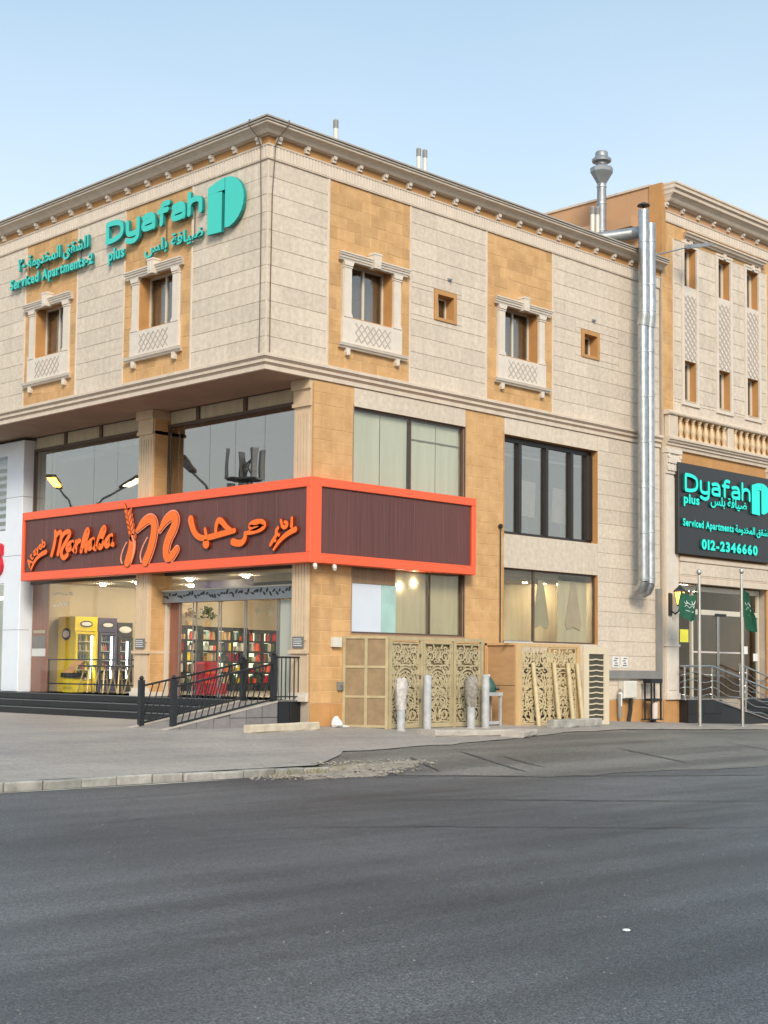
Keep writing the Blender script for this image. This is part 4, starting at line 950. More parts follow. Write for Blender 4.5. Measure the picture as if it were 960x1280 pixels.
ARABIC=[('m', [([(-1.72, 4.03), (-1.48, 4.05), (-1.24, 4.09), (-1.1, 4.16), (-1.15, 4.22), (-1.35, 4.24), (-1.52, 4.22), (-1.59, 4.15), (-1.41, 4.12), (-1.24, 4.16)], [0.028, 0.039, 0.046, 0.053, 0.056, 0.053, 0.049, 0.049, 0.042, 0.035]), ([(-1.72, 4.03), (-1.72, 3.92), (-1.82, 3.83), (-1.98, 3.83), (-2.13, 3.87)], [0.035, 0.042, 0.049, 0.053, 0.056])]), ('hba', [([(-3.63, 4.45), (-3.56, 4.26), (-3.43, 4.09), (-3.21, 4.0), (-2.9, 4.02), (-2.49, 4.07), (-2.09, 4.11)], [0.07, 0.063, 0.053, 0.046, 0.046, 0.046, 0.039]), ([(-2.72, 4.06), (-2.73, 4.23), (-2.66, 4.38), (-2.53, 4.35), (-2.38, 4.21), (-2.19, 4.12)], [0.032, 0.035, 0.046, 0.053, 0.046, 0.035]), ([(-3.1, 4.2), (-3.04, 4.02)], [0.032, 0.035])]), ('dot', [([(-3.08, 3.88), (-3.05, 3.87)], [0.07, 0.07])]), ('t', [([(-0.23, 4.26), (-0.24, 4.09)], [0.025, 0.032]), ([(-0.57, 4.23), (-0.52, 4.08), (-0.39, 4.09), (-0.37, 4.17), (-0.45, 4.19)], [0.025, 0.032, 0.032, 0.032, 0.025]), ([(-0.66, 4.08), (-0.72, 4.02), (-0.69, 3.95), (-0.8, 3.84), (-0.89, 3.74)], [0.028, 0.032, 0.032, 0.032, 0.028]), ([(-0.64, 3.94), (-0.62, 3.93)], [0.025, 0.025]), ([(-0.75, 3.83), (-0.73, 3.82)], [0.025, 0.025])]), ('swoosh', [([(-0.12, 4.02), (-0.38, 3.94), (-0.61, 3.81), (-0.79, 3.64)], [0.042, 0.039, 0.032, 0.021])])]
ASWOOSH=[[(-9.53, 4.02), (-9.8, 3.96), (-10.04, 3.82), (-10.2, 3.61)]]
ATAYEB=[('A', (-10.26, 3.77)), ('t', (-10.19, 3.92)), ('a', (-10.05, 4.03)), ('y', (-9.93, 4.09)), ('e', (-9.79, 4.17)), ('b', (-9.63, 4.22))]
DY = -.02     # letters stand proud of the boards
def strokes(name, ss, rr, dz, parent=SG, face='letter', rim='rimshade', rw=.016, label=None):
    mb = MB(); mr = MB()
    for i, s in enumerate(ss):
        r = rr[i] if isinstance(rr, list) and isinstance(rr[0], (list, tuple)) else rr
        mb.ribbon(s, r, DY-.003*i, .03, 2)
        mr.ribbon(s, [q+rw for q in r] if isinstance(r, (list, tuple)) else r+rw, DY+.02-.002*i, .045, 2)
    o = mb.build(name, face, parent, SL, side='rimshade')
    mr.build('letter_outline', rim, o, SL, side='rimshade')  # wider stroke behind; in dark red it stands for the shadow outline
    return o
for n_, ss in MARHABA: strokes('letter', ss, .06, DY)
for (pts, rs) in LOGO:
    o = strokes('logo_stroke', [pts], [[q*1.18 for q in rs]], DY, rim='rim', rw=.03)
for s in STEM: MB().ribbon(s, [.02, .03, .025, .015], DY-.006, -.02, 2).build('logo_highlight', 'rim', SG, SL)
for s in WIRES: MB().ribbon(s, .014, DY+.02, -.02, 2).build('logo_outline', 'rim', SG, SL)
for s in KERNELS: strokes('wheat_kernel', [[s[0], ((s[0][0]+s[1][0])/2, (s[0][1]+s[1][1])/2), s[1]]], [[.03, .045, .012]], DY, rw=.014, rim='rim')
for n_, ss in ARABIC: strokes('letter', [p for p, r in ss], [[q*1.42 for q in r] for p, r in ss], DY)
for s in ASWOOSH: strokes('underline_stroke', [s], [[.06, .055, .045, .03]], DY)
for i, (c, p) in enumerate(ATAYEB):
    v, fs = text_mesh(c, .03); v = v.copy(); q = v[:, :2]-[(v[:, 0].min()+v[:, 0].max())/2, .25]
    a = math.atan2(ATAYEB[min(i+1, 5)][1][1]-ATAYEB[max(i-1, 0)][1][1], ATAYEB[min(i+1, 5)][1][0]-ATAYEB[max(i-1, 0)][1][0])*.75; k = .30
    mb = MB(); mb.v = [(p[0]+k*(x*math.cos(a)-z*math.sin(a))*1.1, DY if w > 0 else -.0, p[1]+k*(x*math.sin(a)+z*math.cos(a))) for (x, z), w in zip(q, v[:, 2])]; mb.f = fs
    mb.build('letter', 'letter', SG, SL, side='rimshade')
for x in (1.14, 1.68):
    t = thing('sign_spotlight', 'small white spot lamp under the sign, %s' % ('at the very corner' if x < 1.3 else 'second one along the orange pillar'), 'lamp', (x, -.3, 3.28), group='spot lamps under the sign')
    MB().lathe([(.012, -.0), (.012, .06)], seg=6).build('stem', 'boxwhite', t); MB().tube([(-.0, -.02, 0), (-.06, -.1, -.07)], [.05, .035], 8).build('head', 'boxwhite', t)

# ================================================================ teal hotel lettering on the upper wall
UW = SIDE(-.02)
HS = thing('teal_wall_sign', 'raised teal wall lettering Dyafah plus with big D emblem near the corner', 'sign')
DYL = {'D': [[(0, 0), (0, .55), (0, 1)], [(0, 1), (.4, 1), (.78, .86), (.86, .5), (.78, .14), (.4, 0), (0, 0)]],
       'y': [[(0, .72), (0, .3), (.04, .06), (.25, 0), (.45, .02), (.6, .12)], [(.6, .72), (.6, .1), (.58, -.25), (.42, -.4), (.2, -.4), (.0, -.3)]],
       'a': [[(.04, .66), (.25, .72), (.48, .7), (.58, .5), (.58, 0)], [(.58, .4), (.25, .4), (.02, .34), (.02, .04), (.25, 0), (.5, .02), (.58, .1)]],
       'f': [[(.14, 0), (.14, .7), (.18, 1.0), (.35, 1.06), (.5, 1.03)], [(0, .68), (.44, .68)]],
       'h': [[(0, 0), (0, 1.06)], [(0, .42), (.1, .66), (.35, .72), (.56, .6), (.58, .35), (.58, 0)]]}
DW = {'D': .86, 'y': .6, 'a': .58, 'f': .46, 'h': .58}
def dyafah(parent, u0, u1, z0, h, yf, yb, Mx, m, r):
    tot = sum(DW[c] for c in 'Dyafah')+5*.26; k = (u1-u0-2*r)/tot; x = u0+r
    for c in 'Dyafah':
        mb = MB()
        for i, s in enumerate(DYL[c]): mb.ribbon([(x+p*k, z0+r+q*(h-2*r)) for p, q in s], r, yf-.004*i, yb+.002*i, 2)
        mb.build('letter', m, parent, Mx); x += (DW[c]+.26)*k
def arabic(parent, st, m, u0, u1, z0, fit, yf, yb, Mx, bold):
    ws = st.split(' '); L = [text_mesh(w, bold)[0] for w in ws]; wd = [v[:, 0].max()-v[:, 0].min() for v in L]
    top = max(v[:, 1].max() for v in L); bot = min(v[:, 1].min() for v in L); k = (u1-u0)/(sum(wd)+.3*(len(ws)-1)); kz = fit/(top-bot); x = u0
    for w, v, d in zip(ws, L, wd):
        put_text(parent, w, 'arabic_lettering', m, x, x+d*k, z0+(v[:, 1].min()-bot)*kz, 1, yf, yb, Mx, bold, fit_h=(v[:, 1].max()-v[:, 1].min())*kz); x += (d+.3)*k
def d_emblem(parent, u0, u1, z0, z1, yf, yb, Mx, m):
    w = u1-u0; h = z1-z0
    x = lambda t: u0+w*t
    z = lambda t: z0+h*t
    # left leaf with the door, and the bowed right half
    mb = MB(); mb.prism([(x(0), z(.02)), (x(.40), z(0)), (x(.40), z(.75)), (x(.24), z(.77)), (x(0), z(.77))], yf, yb)
    mb.prism([(x(0), z(.77)+.001), (x(.47), z(.77)+.001), (x(.47), z(1.0)), (x(.28), z(.98)), (x(0), z(.90))], yf-.001, yb)
    arc = [(x(.50)+w*.50*math.sin(t), z(.52)+h*.48*math.cos(t)) for t in [i*math.pi/12 for i in range(12)]]
    mb.prism([(x(.485), z(.06)), (x(.485), z(1.0))]+arc[1:]+[(x(.58), z(.05))], yf-.002, yb)
    mb.build('d_emblem', m, parent, Mx)
Y0, Y1 = -.115, -.04
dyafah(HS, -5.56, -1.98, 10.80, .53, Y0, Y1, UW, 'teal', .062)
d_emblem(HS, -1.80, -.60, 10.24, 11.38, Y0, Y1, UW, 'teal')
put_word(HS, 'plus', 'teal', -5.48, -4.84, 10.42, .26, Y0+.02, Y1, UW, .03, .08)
AR1 = '\ufeb2\ufee0\ufe91 \ufe94\ufed3\ufe8e\ufef4\ufebf'
arabic(HS, AR1, 'teal', -4.06, -1.97, 10.2, .36, Y0+.02, Y1, UW, .02)
for u in (-3.35, -2.35): MB().box(u-.008, u+.008, -.03, -.012, 10.4, 11.0).build('mounting_rod', 'cable', HS, UW)
H2 = thing('teal_wall_sign', 'smaller raised teal lettering Serviced Apartments-2 left of the Dyafah sign', 'sign')
put_word(H2, 'Serviced Apartments-2', 'teal', -9.72, -6.08, 10.50, .24, Y0, Y1, UW, .035, .075)
AR2 = '\u0662- \ufe94\ufee3\ufeed\ufeaa\ufea8\ufee4\ufedf\ufe8d \ufed6\ufed8\ufeb8\ufee0\ufedf'
arabic(H2, AR2, 'teal', -9.36, -6.27, 10.8, .42, Y0, Y1, UW, .025)
for u in (-9.0, -8.1, -6.7): MB().box(u-.008, u+.008, -.03, -.012, 10.5, 11.0).build('mounting_rod', 'cable', H2, UW)

# ================================================================ lit sign of the annex
LS = thing('lit_hotel_sign', 'black panel sign with glowing cyan Dyafah letters and phone number over the annex door', 'sign')
LP = TR(0, -.25, 0)
MB().panel(14.36, 19.12, 4.36, 6.83, 0, .2, .012).build('sign_panel', 'blackboard', LS, LP)
dyafah(LS, 14.56, 17.9, 6.04, .51, -.07, -.0, LP, 'lit', .047)
d_emblem(LS, 17.98, 19.05, 5.70, 6.64, -.07, -.0, LP, 'lit')
put_word(LS, 'plus', 'lit', 14.54, 15.3, 5.74, .24, -.05, 0, LP, .03, .08)
arabic(LS, AR1, 'lit', 15.86, 17.73, 5.72, .34, -.05, 0, LP, .02)
put_word(LS, 'Serviced Apartments', 'lit', 14.5, 17.03, 5.12, .19, -.05, 0, LP, .035, .075)
AR3 = '\ufe94\ufee3\ufeed\ufeaa\ufea8\ufee4\ufedf\ufe8d \ufed6\ufed8\ufeb8\ufedf\ufe8d'
arabic(LS, AR3, 'lit', 17.12, 19.0, 5.05, .29, -.05, 0, LP, .025)
put_word(LS, '012-2346660', 'lit', 15.4, 18.3, 4.55, .25, -.05, 0, LP, .045, .1)

# ================================================================ ducts, pipes and cables
def ring(mb, x, y, z, r): mb.lathe([(r, z-.02), (r+.012, z-.015), (r+.012, z+.015), (r, z+.02)], (x, y), 16)
for i, (x, zb, zt, lab) in enumerate(((12.32, 3.5, 13.2, 'left of the twin silver ducts, taller with black rain cap'), (12.62, 3.45, 12.9, 'right of the twin silver ducts, shorter and set by the annex'))):
    t = thing('vent_duct', lab+' on the cream wall', 'duct', group='silver ducts up the wall')
    y = -.53
    MB().tube([(x, y, zb), (x, y, 10.15)], .128, 18).build('lower_run', 'steel', t, smooth=True)
    for z in [zb+.05+k*1.18 for k in range(6)]: mb = MB(); ring(mb, x, y, z+.1*i, .128); mb.build('joint_ring', 'steel', t)
    MB().tube([(x, y, 10.151), (x, y-.01, 10.22), (x, -.57, 10.45)], .15, 16).build('offset', 'steel', t, smooth=True)
    MB().tube([(x, -.57, 10.44), (x, -.57, zt)], .136, 18).build('upper_run', 'steel', t, smooth=True)
    for z in (10.5, 11.2, 12.35): mb = MB(); ring(mb, x, -.57, z+.07*i, .136); mb.build('joint_ring', 'steel', t)
    MB().tube([(x, y, zb-.001), (x, y+.02, zb-.08), (x, y+.09, zb-.19), (x, y+.22, zb-.24)], .128, 16).build('elbow', 'steel', t, smooth=True)
    for z in (4.6, 6.6, 8.6):
        mb = MB(); mb.box(x-.14, x+.14, -.36, -.0, z, z+.03)
        pass
    if i == 0:
        MB().lathe([(.0, 13.3), (.17, 13.31), (.16, 13.34), (.05, 13.4), (0.01, 13.41)], (x, -.57), 16).build('rain_cap', 'black', t); MB().tube([(x, -.57, 13.15), (x, -.57, 13.33)], .03, 6).build('cap_stem', 'black', t)
t = thing('roof_chimney', 'tall steel chimney with fat conical cowl on the roof', 'chimney', (12.89, 1.2, 12.15))
MB().lathe([(.13, 0), (.125, 2.3)], seg=18).build('flue', 'steeldull', t, smooth=True)
for z in (1.0, 1.75, 2.22): mb = MB(); ring(mb, 0, 0, z, .128); mb.build('joint_ring', 'steel', t)
MB().lathe([(.12, 2.3), (.31, 2.62), (.31, 2.74), (.17, 2.8), (.15, 2.84)], seg=8).build('cowl', 'steeldull', t)
MB().lathe([(.15, 2.84), (.15, 2.90), (.26, 2.92), (.27, 2.98), (.18, 3.06), (.17, 3.18), (.15, 3.2)], seg=16).build('cap', 'steeldull', t, smooth=True)
MB().tube([(-.13, -.05, 2.3), (-.22, -.05, 1.9), (-.24, -.05, 1.2)], .008, 5).build('guy_wire', 'cable', t)
t = thing('roof_duct', 'horizontal grey duct on the roof between chimney and wall ducts', 'duct', (12.5, -.2, 12.72))
MB().tube([(-.9, .9, -.2), (0, .1, 0), (.0, -.22, .0)], .15, 14).build('pipe', 'steeldull', t, smooth=True)
for i, (x, y, z, r, lab) in enumerate(((3.71, 2, 13.89, .055, 'single white vent pipe on the roof nearest the corner'), (6.50, 2, 13.95, .055, 'left of the two white vent pipes standing close together'), (6.72, 2, 13.97, .055, 'right of the two white vent pipes standing close together'), (11.95, .8, 13.5, .06, 'left white pipe right beside the steel chimney'), (12.16, .8, 13.54, .06, 'right white pipe right beside the steel chimney'))):
    t = thing('vent_pipe', lab, 'pipe', (x, y, 12.1), group='white pipes on the roof')
    MB().lathe([(r, 0), (r, z-12.1)], seg=10).build('pipe', 'pvc', t, smooth=True); MB().lathe([(r+.008, z-12.3), (r+.008, z-12.12), (r-.01, z-12.09)], seg=10).build('cap', 'conduit', t)
for i, (pts, lab) in enumerate((([(-.2, .2, 12.29), (-.37, .19, 12.27), (-.375, .19, 12.16), (-.14, .17, 11.95), (-.06, .17, 11.8), (-.06, .17, 11.5), (-.02, .18, 10.5), (-.018, .17, 9), (-.018, .18, 7.52)], 'dark cable down the left face beside the corner edge'),
                               ([(.4, -.2, 12.29), (.22, -.37, 12.27), (.2, -.375, 12.16), (.15, -.14, 11.95), (.13, -.06, 11.8), (.12, -.055, 11.5), (.1, -.02, 10.8), (.09, -.018, 9), (.1, -.018, 7.52)], 'dark cable down the right face beside the corner edge'))):
    tag(MB().tube(pts, .012, 5).build('cable', 'cable'), lab, 'cable', 'cables at the corner')
MB().panel(-.003, .022, 7.5, 11.52, -.003, .02, .004).build('corner_bead', 'trim', B)
t = thing('arm_lamp', 'grey floodlight on a thin arm at the roof end of the corner building', 'lamp', (13.6, -.3, 12.36))
MB().tube([(-.15, .2, 0), (0, -.05, .02), (.55, -.45, .22)], .02, 6).build('arm', 'steeldull', t)
mb = MB(); mb.add([(.5, -.56, .16), (.5, -.36, .16), (1.25, -.76, .36), (1.3, -.56, .37), (.52, -.56, .27), (.52, -.36, .27), (1.25, -.76, .42), (1.3, -.56, .43)], [(0, 1, 3, 2), (4, 6, 7, 5), (0, 4, 5, 1), (1, 5, 7, 3), (3, 7, 6, 2), (2, 6, 4, 0)]); mb.build('head', 'steeldull', t)
t = thing('wall_conduit', 'grey square cable trunking running down and along the cream wall', 'conduit')
mb = MB(); mb.box(13.62, 13.82, -.09, -.006, 1.2, 3.38); mb.build('vertical_run', 'conduit', t); mb = MB(); mb.box(11.25, 13.82, -.092, -.006, 1.0, 1.2); mb.build('horizontal_run', 'conduit', t)
t = thing('downpipe', 'thin black pipe with knob end on the orange pillar between windows', 'pipe', (7.25, -.05, 0))
MB().tube([(0, 0, .3), (0, 0, 4.5)], .014, 7).build('pipe', 'black', t); MB().lathe([(.02, 4.5), (.055, 4.53), (.055, 4.58), (.02, 4.61)], seg=8).build('end_cap', 'black', t)

# ================================================================ lattice enclosures along the wall
def spiral(cx, cz, r, t0, turns, sgn, n=14):
    return [(cx+sgn*r*(1-.8*i/n)*math.cos(t0+turns*6.283*i/n), cz+r*(1-.8*i/n)*math.sin(t0+turns*6.283*i/n)) for i in range(n+1)]
def filigree(parent, u0, u1, z0, z1, y, Mx, m='filig', wd=.0145):
    mb = MB(); w, h = u1-u0, z1-z0; c = (u0+u1)/2; k = [0]
    def st(p, r=wd, s=1):
        k[0] += 1; mb.ribbon(p, r, y-.0006*(k[0] % 9), y+.02, s, False)
    st([(u0, z0), (u0, z1)], .014, 0); st([(u1, z0), (u1, z1)], .014, 0); st([(u0, z1), (u1, z1)], .014, 0); st([(u0, z0), (u1, z0)], .014, 0)
    def leaf(cx, cz, a, L, b=.3):
        dx, dz = math.cos(a)*L, math.sin(a)*L; px, pz = -dz*b, dx*b
        st([(cx, cz), (cx+dx*.5+px, cz+dz*.5+pz), (cx+dx, cz+dz)], [.006, .018, .005]); st([(cx, cz), (cx+dx*.5-px, cz+dz*.5-pz), (cx+dx, cz+dz)], [.006, .018, .005])
    zt = z1-.02; zp = z1-.30*h
    leaf(c, zp+.06*h, math.pi/2, .2*h, .32); leaf(c, zp+.10*h, math.pi/2, .11*h, .25)
    for sg in (1, -1):
        st(spiral(c+sg*w*.27, zp+.13*h, w*.19, -1.2, 1.25, sg)); st(spiral(c+sg*w*.28, zp+.235*h, w*.15, 2.2, 1.1, sg))
        st([(c, zp+.03*h), (c+sg*w*.2, zp+.02*h), (c+sg*w*.44, zp+.06*h), (c+sg*w*.46, zp+.22*h)]); leaf(c+sg*w*.42, zp+.02*h, math.pi/2+sg*.5, .1*h)
    # arch
    ra = w*.36; za = z1-.50*h
    arch = lambda r: [(c+r*math.cos(t), za+r*1.15*math.sin(t)) for t in [math.pi*i/10 for i in range(11)]]
    st([(c-ra, z0+.22*h)]+arch(ra)[::-1]+[(c+ra, z0+.22*h)], .017); st(arch(ra*.78)[::-1], .011)
    for sg in (1, -1):
        st([(c+sg*w*.48, zp-.02*h), (c+sg*w*.40, zp-.08*h), (c+sg*w*.46, zp-.16*h), (c+sg*w*.40, zp-.26*h), (c+sg*w*.47, zp-.36*h)], .012)
        leaf(c+sg*w*.47, zp-.04*h, math.pi/2+sg*2.2, .07*h); leaf(c+sg*w*.47, zp-.2*h, math.pi/2+sg*2.2, .07*h)
    zz = za+.04*h; n = 3
    for i in range(n):
        q = zz-.0*h-(i)*.135*h
        for sg in (1, -1):
            st(spiral(c+sg*w*.16, q, w*.135, 1.2 if i % 2 else -1.2, 1.2, sg)); st([(c, q+.06*h), (c+sg*w*.1, q+.02*h), (c+sg*w*.28, q-.03*h), (c+sg*w*.33, q-.09*h)])
            leaf(c+sg*w*.22, q-.06*h, math.pi/2+sg*.9, .06*h)
        leaf(c, q-.05*h, math.pi/2, .07*h)
    # foot scrolls
    for sg in (1, -1):
        st(spiral(c+sg*w*.26, z0+.12*h, w*.19, 1.4, 1.4, sg), .014); st(spiral(c+sg*w*.40, z0+.2*h, w*.1, -1.4, 1.2, sg), .012)
        st([(c, z0+.02*h), (c+sg*w*.15, z0+.03*h), (c+sg*w*.46, z0+.02*h)]); leaf(c+sg*w*.1, z0+.03*h, math.pi/2-sg*.3, .11*h)
    leaf(c, z0+.08*h, math.pi/2, .15*h)
    for i in range(13):
        for sg in (1, -1):
            for q, rr_ in ((.10, .055), (.30, .06), (.45, .04)):
                st(spiral(c+sg*w*(q+.03*(i % 2)), z0+h*(.05+.072*i), w*rr_*1.25, 1.2+i+q*9, .9, sg*(1 if i % 2 else -1), 8), wd*.62, 0)
    return mb.build('filigree_screen', m, parent, Mx)
EN = thing('lattice_enclosure', 'khaki metal enclosure of mesh panel and three filigree screens under the blank sign', 'enclosure')
Zb, Zt = -.06, 1.86
EFm = TR(0, -.9, 0)
mb = MB()
for u in (2.74, 3.68, 4.72, 5.62): mb.box(u-.04, u+.04, -.03, .03, Zb, Zt-.07)
mb.box(2.70, 5.66, -.035, .035, Zt-.07, Zt); mb.box(2.78, 3.64, -.025, .025, Zb+.02, Zb+.09); mb.box(3.72, 4.68, -.025, .025, Zb+.02, Zb+.09); mb.box(4.76, 5.58, -.025, .025, Zb+.02, Zb+.09)
mb.box(3.74, 3.78, -.02, .02, Zb+.09, Zt-.13); mb.box(4.62, 4.66, -.02, .02, Zb+.09, Zt-.13); mb.box(3.74, 4.66, -.022, .022, Zt-.13, Zt-.09)
mb.build('frame', 'khaki', EN, EFm)
for a, b in ((2.80, 3.62), (3.80, 4.60), (4.78, 5.56)): filigree(EN, a, b, Zb+.1, Zt-.13, -.005, EFm, 'filig2')
MB().box(2.8, 3.62, .045, .055, .85, Zt-.1).build('backing_sheet', 'filig2', EN, EFm); MB().box(3.8, 4.6, .045, .055, .42, 1.28).build('backing_sheet', 'filig2', EN, EFm)
MB().box(2.8, 3.62, .05, .06, Zb+.1, .849).build('shade_net', 'filiback', EN, EFm); MB().box(3.8, 5.58, .06, .07, Zb+.1, Zt-.1).build('shade_net', 'filiback', EN, EFm)
# mesh side turned towards the street corner
p0, p1 = Vector((2.27, -.03)), Vector((2.70, -.9)); dvec = (p1-p0); Lm = dvec.length; ang = math.atan2(dvec.y, dvec.x)
EMm = TR(p0.x, p0.y, 0) @ Matrix.Rotation(ang, 4, 'Z')
mb = MB()
for u in (.0, Lm/2, Lm-.03): mb.box(u-.03, u+.035, -.025, .025, Zb, Zt-.05)
mb.box(-.03, Lm, -.028, .028, Zt-.05, Zt)
for z in (Zb+.03, .58, 1.20):
    for a, b in ((.035, Lm/2-.03), (Lm/2+.035, Lm-.06)): mb.box(a, b, -.02, .02, z, z+.05)
mb.build('mesh_frame', 'khaki', EN, EMm)
for i, (a, b) in enumerate(((.036, Lm/2-.031), (Lm/2+.036, Lm-.061))):
    for z0, z1 in ((.02, .58), (.63, 1.20), (1.25, Zt-.05)): MB().box(a, b, -.004, .004, z0, z1).build('mesh_panel', 'meshp', EN, EMm)
for z in (1.45, 1.0, .5): MB().box(3.60, 3.64, -.05, -.03, z, z+.06).build('hinge', 'cable', EN, EFm)
BX = thing('wooden_enclosure', 'tan boarded box with twin filigree screens in front and plain wooden side', 'enclosure')
BF = TR(0, -1.0, 0); z0_, z1_ = -.12, 1.80
mb = MB(); mb.box(6.68, 6.86, -.02, .02, z0_, z1_); mb.box(8.92, 9.04, -.02, .02, z0_, z1_); mb.box(6.86, 8.92, -.021, .021, z1_-.07, z1_); mb.box(6.86, 8.92, -.021, .021, z0_, z0_+.08)
mb.build('front_frame', 'pine', BX, BF)
filigree(BX, 6.90, 7.88, z0_+.1, z1_-.09, -.005, BF, wd=.019); filigree(BX, 7.92, 8.88, z0_+.1, z1_-.09, -.005, BF, wd=.019)
mb = MB(); mb.box(6.685, 6.71, -.98, -.70, z0_, z1_-.02); mb.box(6.685, 6.71, -.70, -.32, z0_, .9-.005)
for (a, b) in ((-.975, -.12),):
    for c, d in ((z0_, .83), (.84, z1_-.05)): MB().panel(a, b, c, d, -.0, .02).build('side_board', 'plywood', BX, TR(6.68, 0, 0) @ ROTL @ Matrix.Scale(-1, 4, (1, 0, 0)) if False else TR(6.68, 0, 0) @ ROTL @ TR(1.095, 0, 0))
mb = MB(); mb.box(6.64, 6.685, -.17, -.10, z0_, z1_); mb.box(6.64, 6.69, -.97, -.10, z1_-.05, z1_); mb.build('side_post', 'pine', BX)
MB().box(6.66, 6.69, -.1, -.02, z0_, z1_-.05).build('inner_board', 'redwood', BX)
MB().box(9.02, 9.04, -.97, -.03, z0_, z1_).build('end_board', 'plywood', BX)
tag(MB().box(6.9, 8.9, -.25, -.2, z0_, 1.6).build('dark_interior_sheet', 'louvre'), 'dark sheet standing in for the shade inside the wooden filigree enclosure', 'cover')  # dark sheet added so the screen openings read as dark interior
LV = thing('slatted_panel', 'cream framed upright panel with a column of dark wavy openings', 'panel', (9.06, -1.08, -.16))
mb = MB(); Wp, Hp = 1.0, 1.92; mb.box(0, .2, -.03, .03, 0, Hp); mb.box(Wp-.2, Wp, -.03, .03, 0, Hp); n = 12; s = (Hp-.34)/n
mb.box(.2, Wp-.2, -.029, .029, Hp-.17, Hp); mb.box(.2, Wp-.2, -.029, .029, 0, .17); mb.build('frame', 'creampaint', LV)
MB().box(.19, Wp-.19, .0, .02, .1, Hp-.1).build('dark_backing', 'louvre', LV)
for i in range(1, n):
    z = .17+i*s; mb = MB(); mb.ribbon([(.2, z-.008), (.38, z-.007), (.5, z+.014), (.62, z-.007), (.8, z-.008)], .014, -.02, .0, 1, False); mb.build('wavy_slat', 'creampaint', LV)
for i, (x0, z1, x1, lab) in enumerate(((7.22, 1.36, 7.42, 'leftmost'), (7.98, 1.38, 8.08, 'second from left'), (8.50, 1.36, 8.66, 'third from left'), (8.86, 1.36, 9.02, 'rightmost'))):
    t = thing('leaning_post', 'pale round post leaning on the wooden filigree screen, %s of four' % lab, 'post', group='posts leaning on the wooden screen')
    x1 = x0+.05; MB().tube([(x1, -1.2, -.11), (x0, -1.06, z1)], .052, 12).build('shaft', 'beam' if False else 'filig', t, smooth=True); MB().tube([(x1, -1.201, -.115), (x1, -1.199, -.085)], .056, 12).build('foot', 'khaki', t)
# bollards before the khaki enclosure
for i, (x, h, y, wrap, lab) in enumerate(((2.68, 1.05, -1.3, 'plastic', 'white bollard wrapped in dusty plastic before the leftmost filigree screen'), (3.46, 1.13, -1.3, None, 'bare white bollard at the foot of the middle filigree screen'),
                                          (4.83, 1.1, -1.3, 'netwrap', 'white bollard with grey netting round its top before the third screen'), (5.30, 1.14, -1.3, None, 'bare white bollard beside the steel stand'))):
    t = thing('bollard', lab, 'bollard', (x, y, pav(x, y)-.01), group='bollards before the khaki enclosure')
    MB().lathe([(.085, 0), (.085, h-.02), (.07, h+.01), (.02, h+.03)], seg=14).build('post', 'bollard', t, smooth=True)
    MB().lathe([(.11, 0), (.11, .02), (.09, .03)], seg=12).build('base_plate', 'concrete', t)
    if wrap:
        rr = random.Random(i+4); mb = MB(); sg = 14; zs = [h-.62, h-.5, h-.36, h-.22, h-.1, h, h+.04]; rs = [.09, .1, .11, .125, .125, .11, .04]
        if wrap == 'netwrap': rs = [.09, .11, .14, .16, .15, .12, .04]
        for z, r in zip(zs, rs):
            for j in range(sg):
                w = 6.283*j/sg; q = r*(1+rr.uniform(-.16, .16)); mb.v.append((q*math.cos(w), q*math.sin(w), z+rr.uniform(-.02, .02)))
        mb.f = [(a*sg+j, a*sg+(j+1) % sg, (a+1)*sg+(j+1) % sg, (a+1)*sg+j) for a in range(len(zs)-1) for j in range(sg)]
        mb.build('wrapping', wrap, t, smooth=True)
t = thing('steel_stand', 'low grey steel stand between last bollard and wooden box', 'stand', (6.02, -.78, -.05)); t.scale = (.72, .8, 1)
mb = MB()
for x in (-.3, .3):
    for y in (-.18, .18): mb.box(x-.035, x+.035, y-.03, y+.03, 0, .66)
mb.box(-.36, .36, -.23, .23, .66, .74); mb.box(-.265, .265, -.2, -.16, .04, .1); mb.box(-.265, .265, .16, .2, .04, .1); mb.build('frame', 'bollard', t)
MB().box(-.26, .26, .12, .14, .1, .66).build('wood_back', 'woodpanel', t)
t = thing('green_pump', 'small dark green machine sitting on the steel stand', 'machine', (6.0, -.78, .69)); t.scale = (.8, .8, .85)
MB().lathe([(.2, 0), (.22, .05), (.2, .2), (.1, .36), (.04, .4)], seg=12).build('body', 'greenpaint', t, smooth=True); MB().lathe([(.04, .39), (.05, .45), (.02, .47)], seg=8).build('cap', 'boxwhite', t); MB().tube([(.1, -.18, .1), (.17, -.26, .1)], .05, 8).build('nozzle', 'black', t)
# timbers and slabs lying on the paving
def lying(name, lab, a, b, w, h, m, cat, lift=0.0):
    a, b = Vector(a), Vector(b); d = b-a; L = d.length; an = math.atan2(d.y, d.x); za, zb = pav(a.x, a.y), pav(b.x, b.y)
    t = thing(name, lab, cat, (a.x, a.y, za+lift-.015), an)
    mb = MB(); n = 7; sg = []
    for i in range(n+1):
        u = L*i/n; z = (zb-za)*i/n; j = lambda: random.uniform(-.008, .008)
        sg.append([(u, -w/2+.02+j(), z), (u, -w/2+j(), z+h*.2), (u, -w/2+j(), z+h-.025), (u, -w/2+.025, z+h+j()), (u, w/2-.025, z+h+j()), (u, w/2+j(), z+h-.02), (u, w/2, z)])
    for s_ in sg: mb.v += s_
    mb.f = [(i*7+k, i*7+(k+1) % 7, (i+1)*7+(k+1) % 7, (i+1)*7+k) for i in range(n) for k in range(7)]+[tuple(range(6, -1, -1)), tuple(range(n*7, n*7+7))]
    mb.build('body', m, t); return t
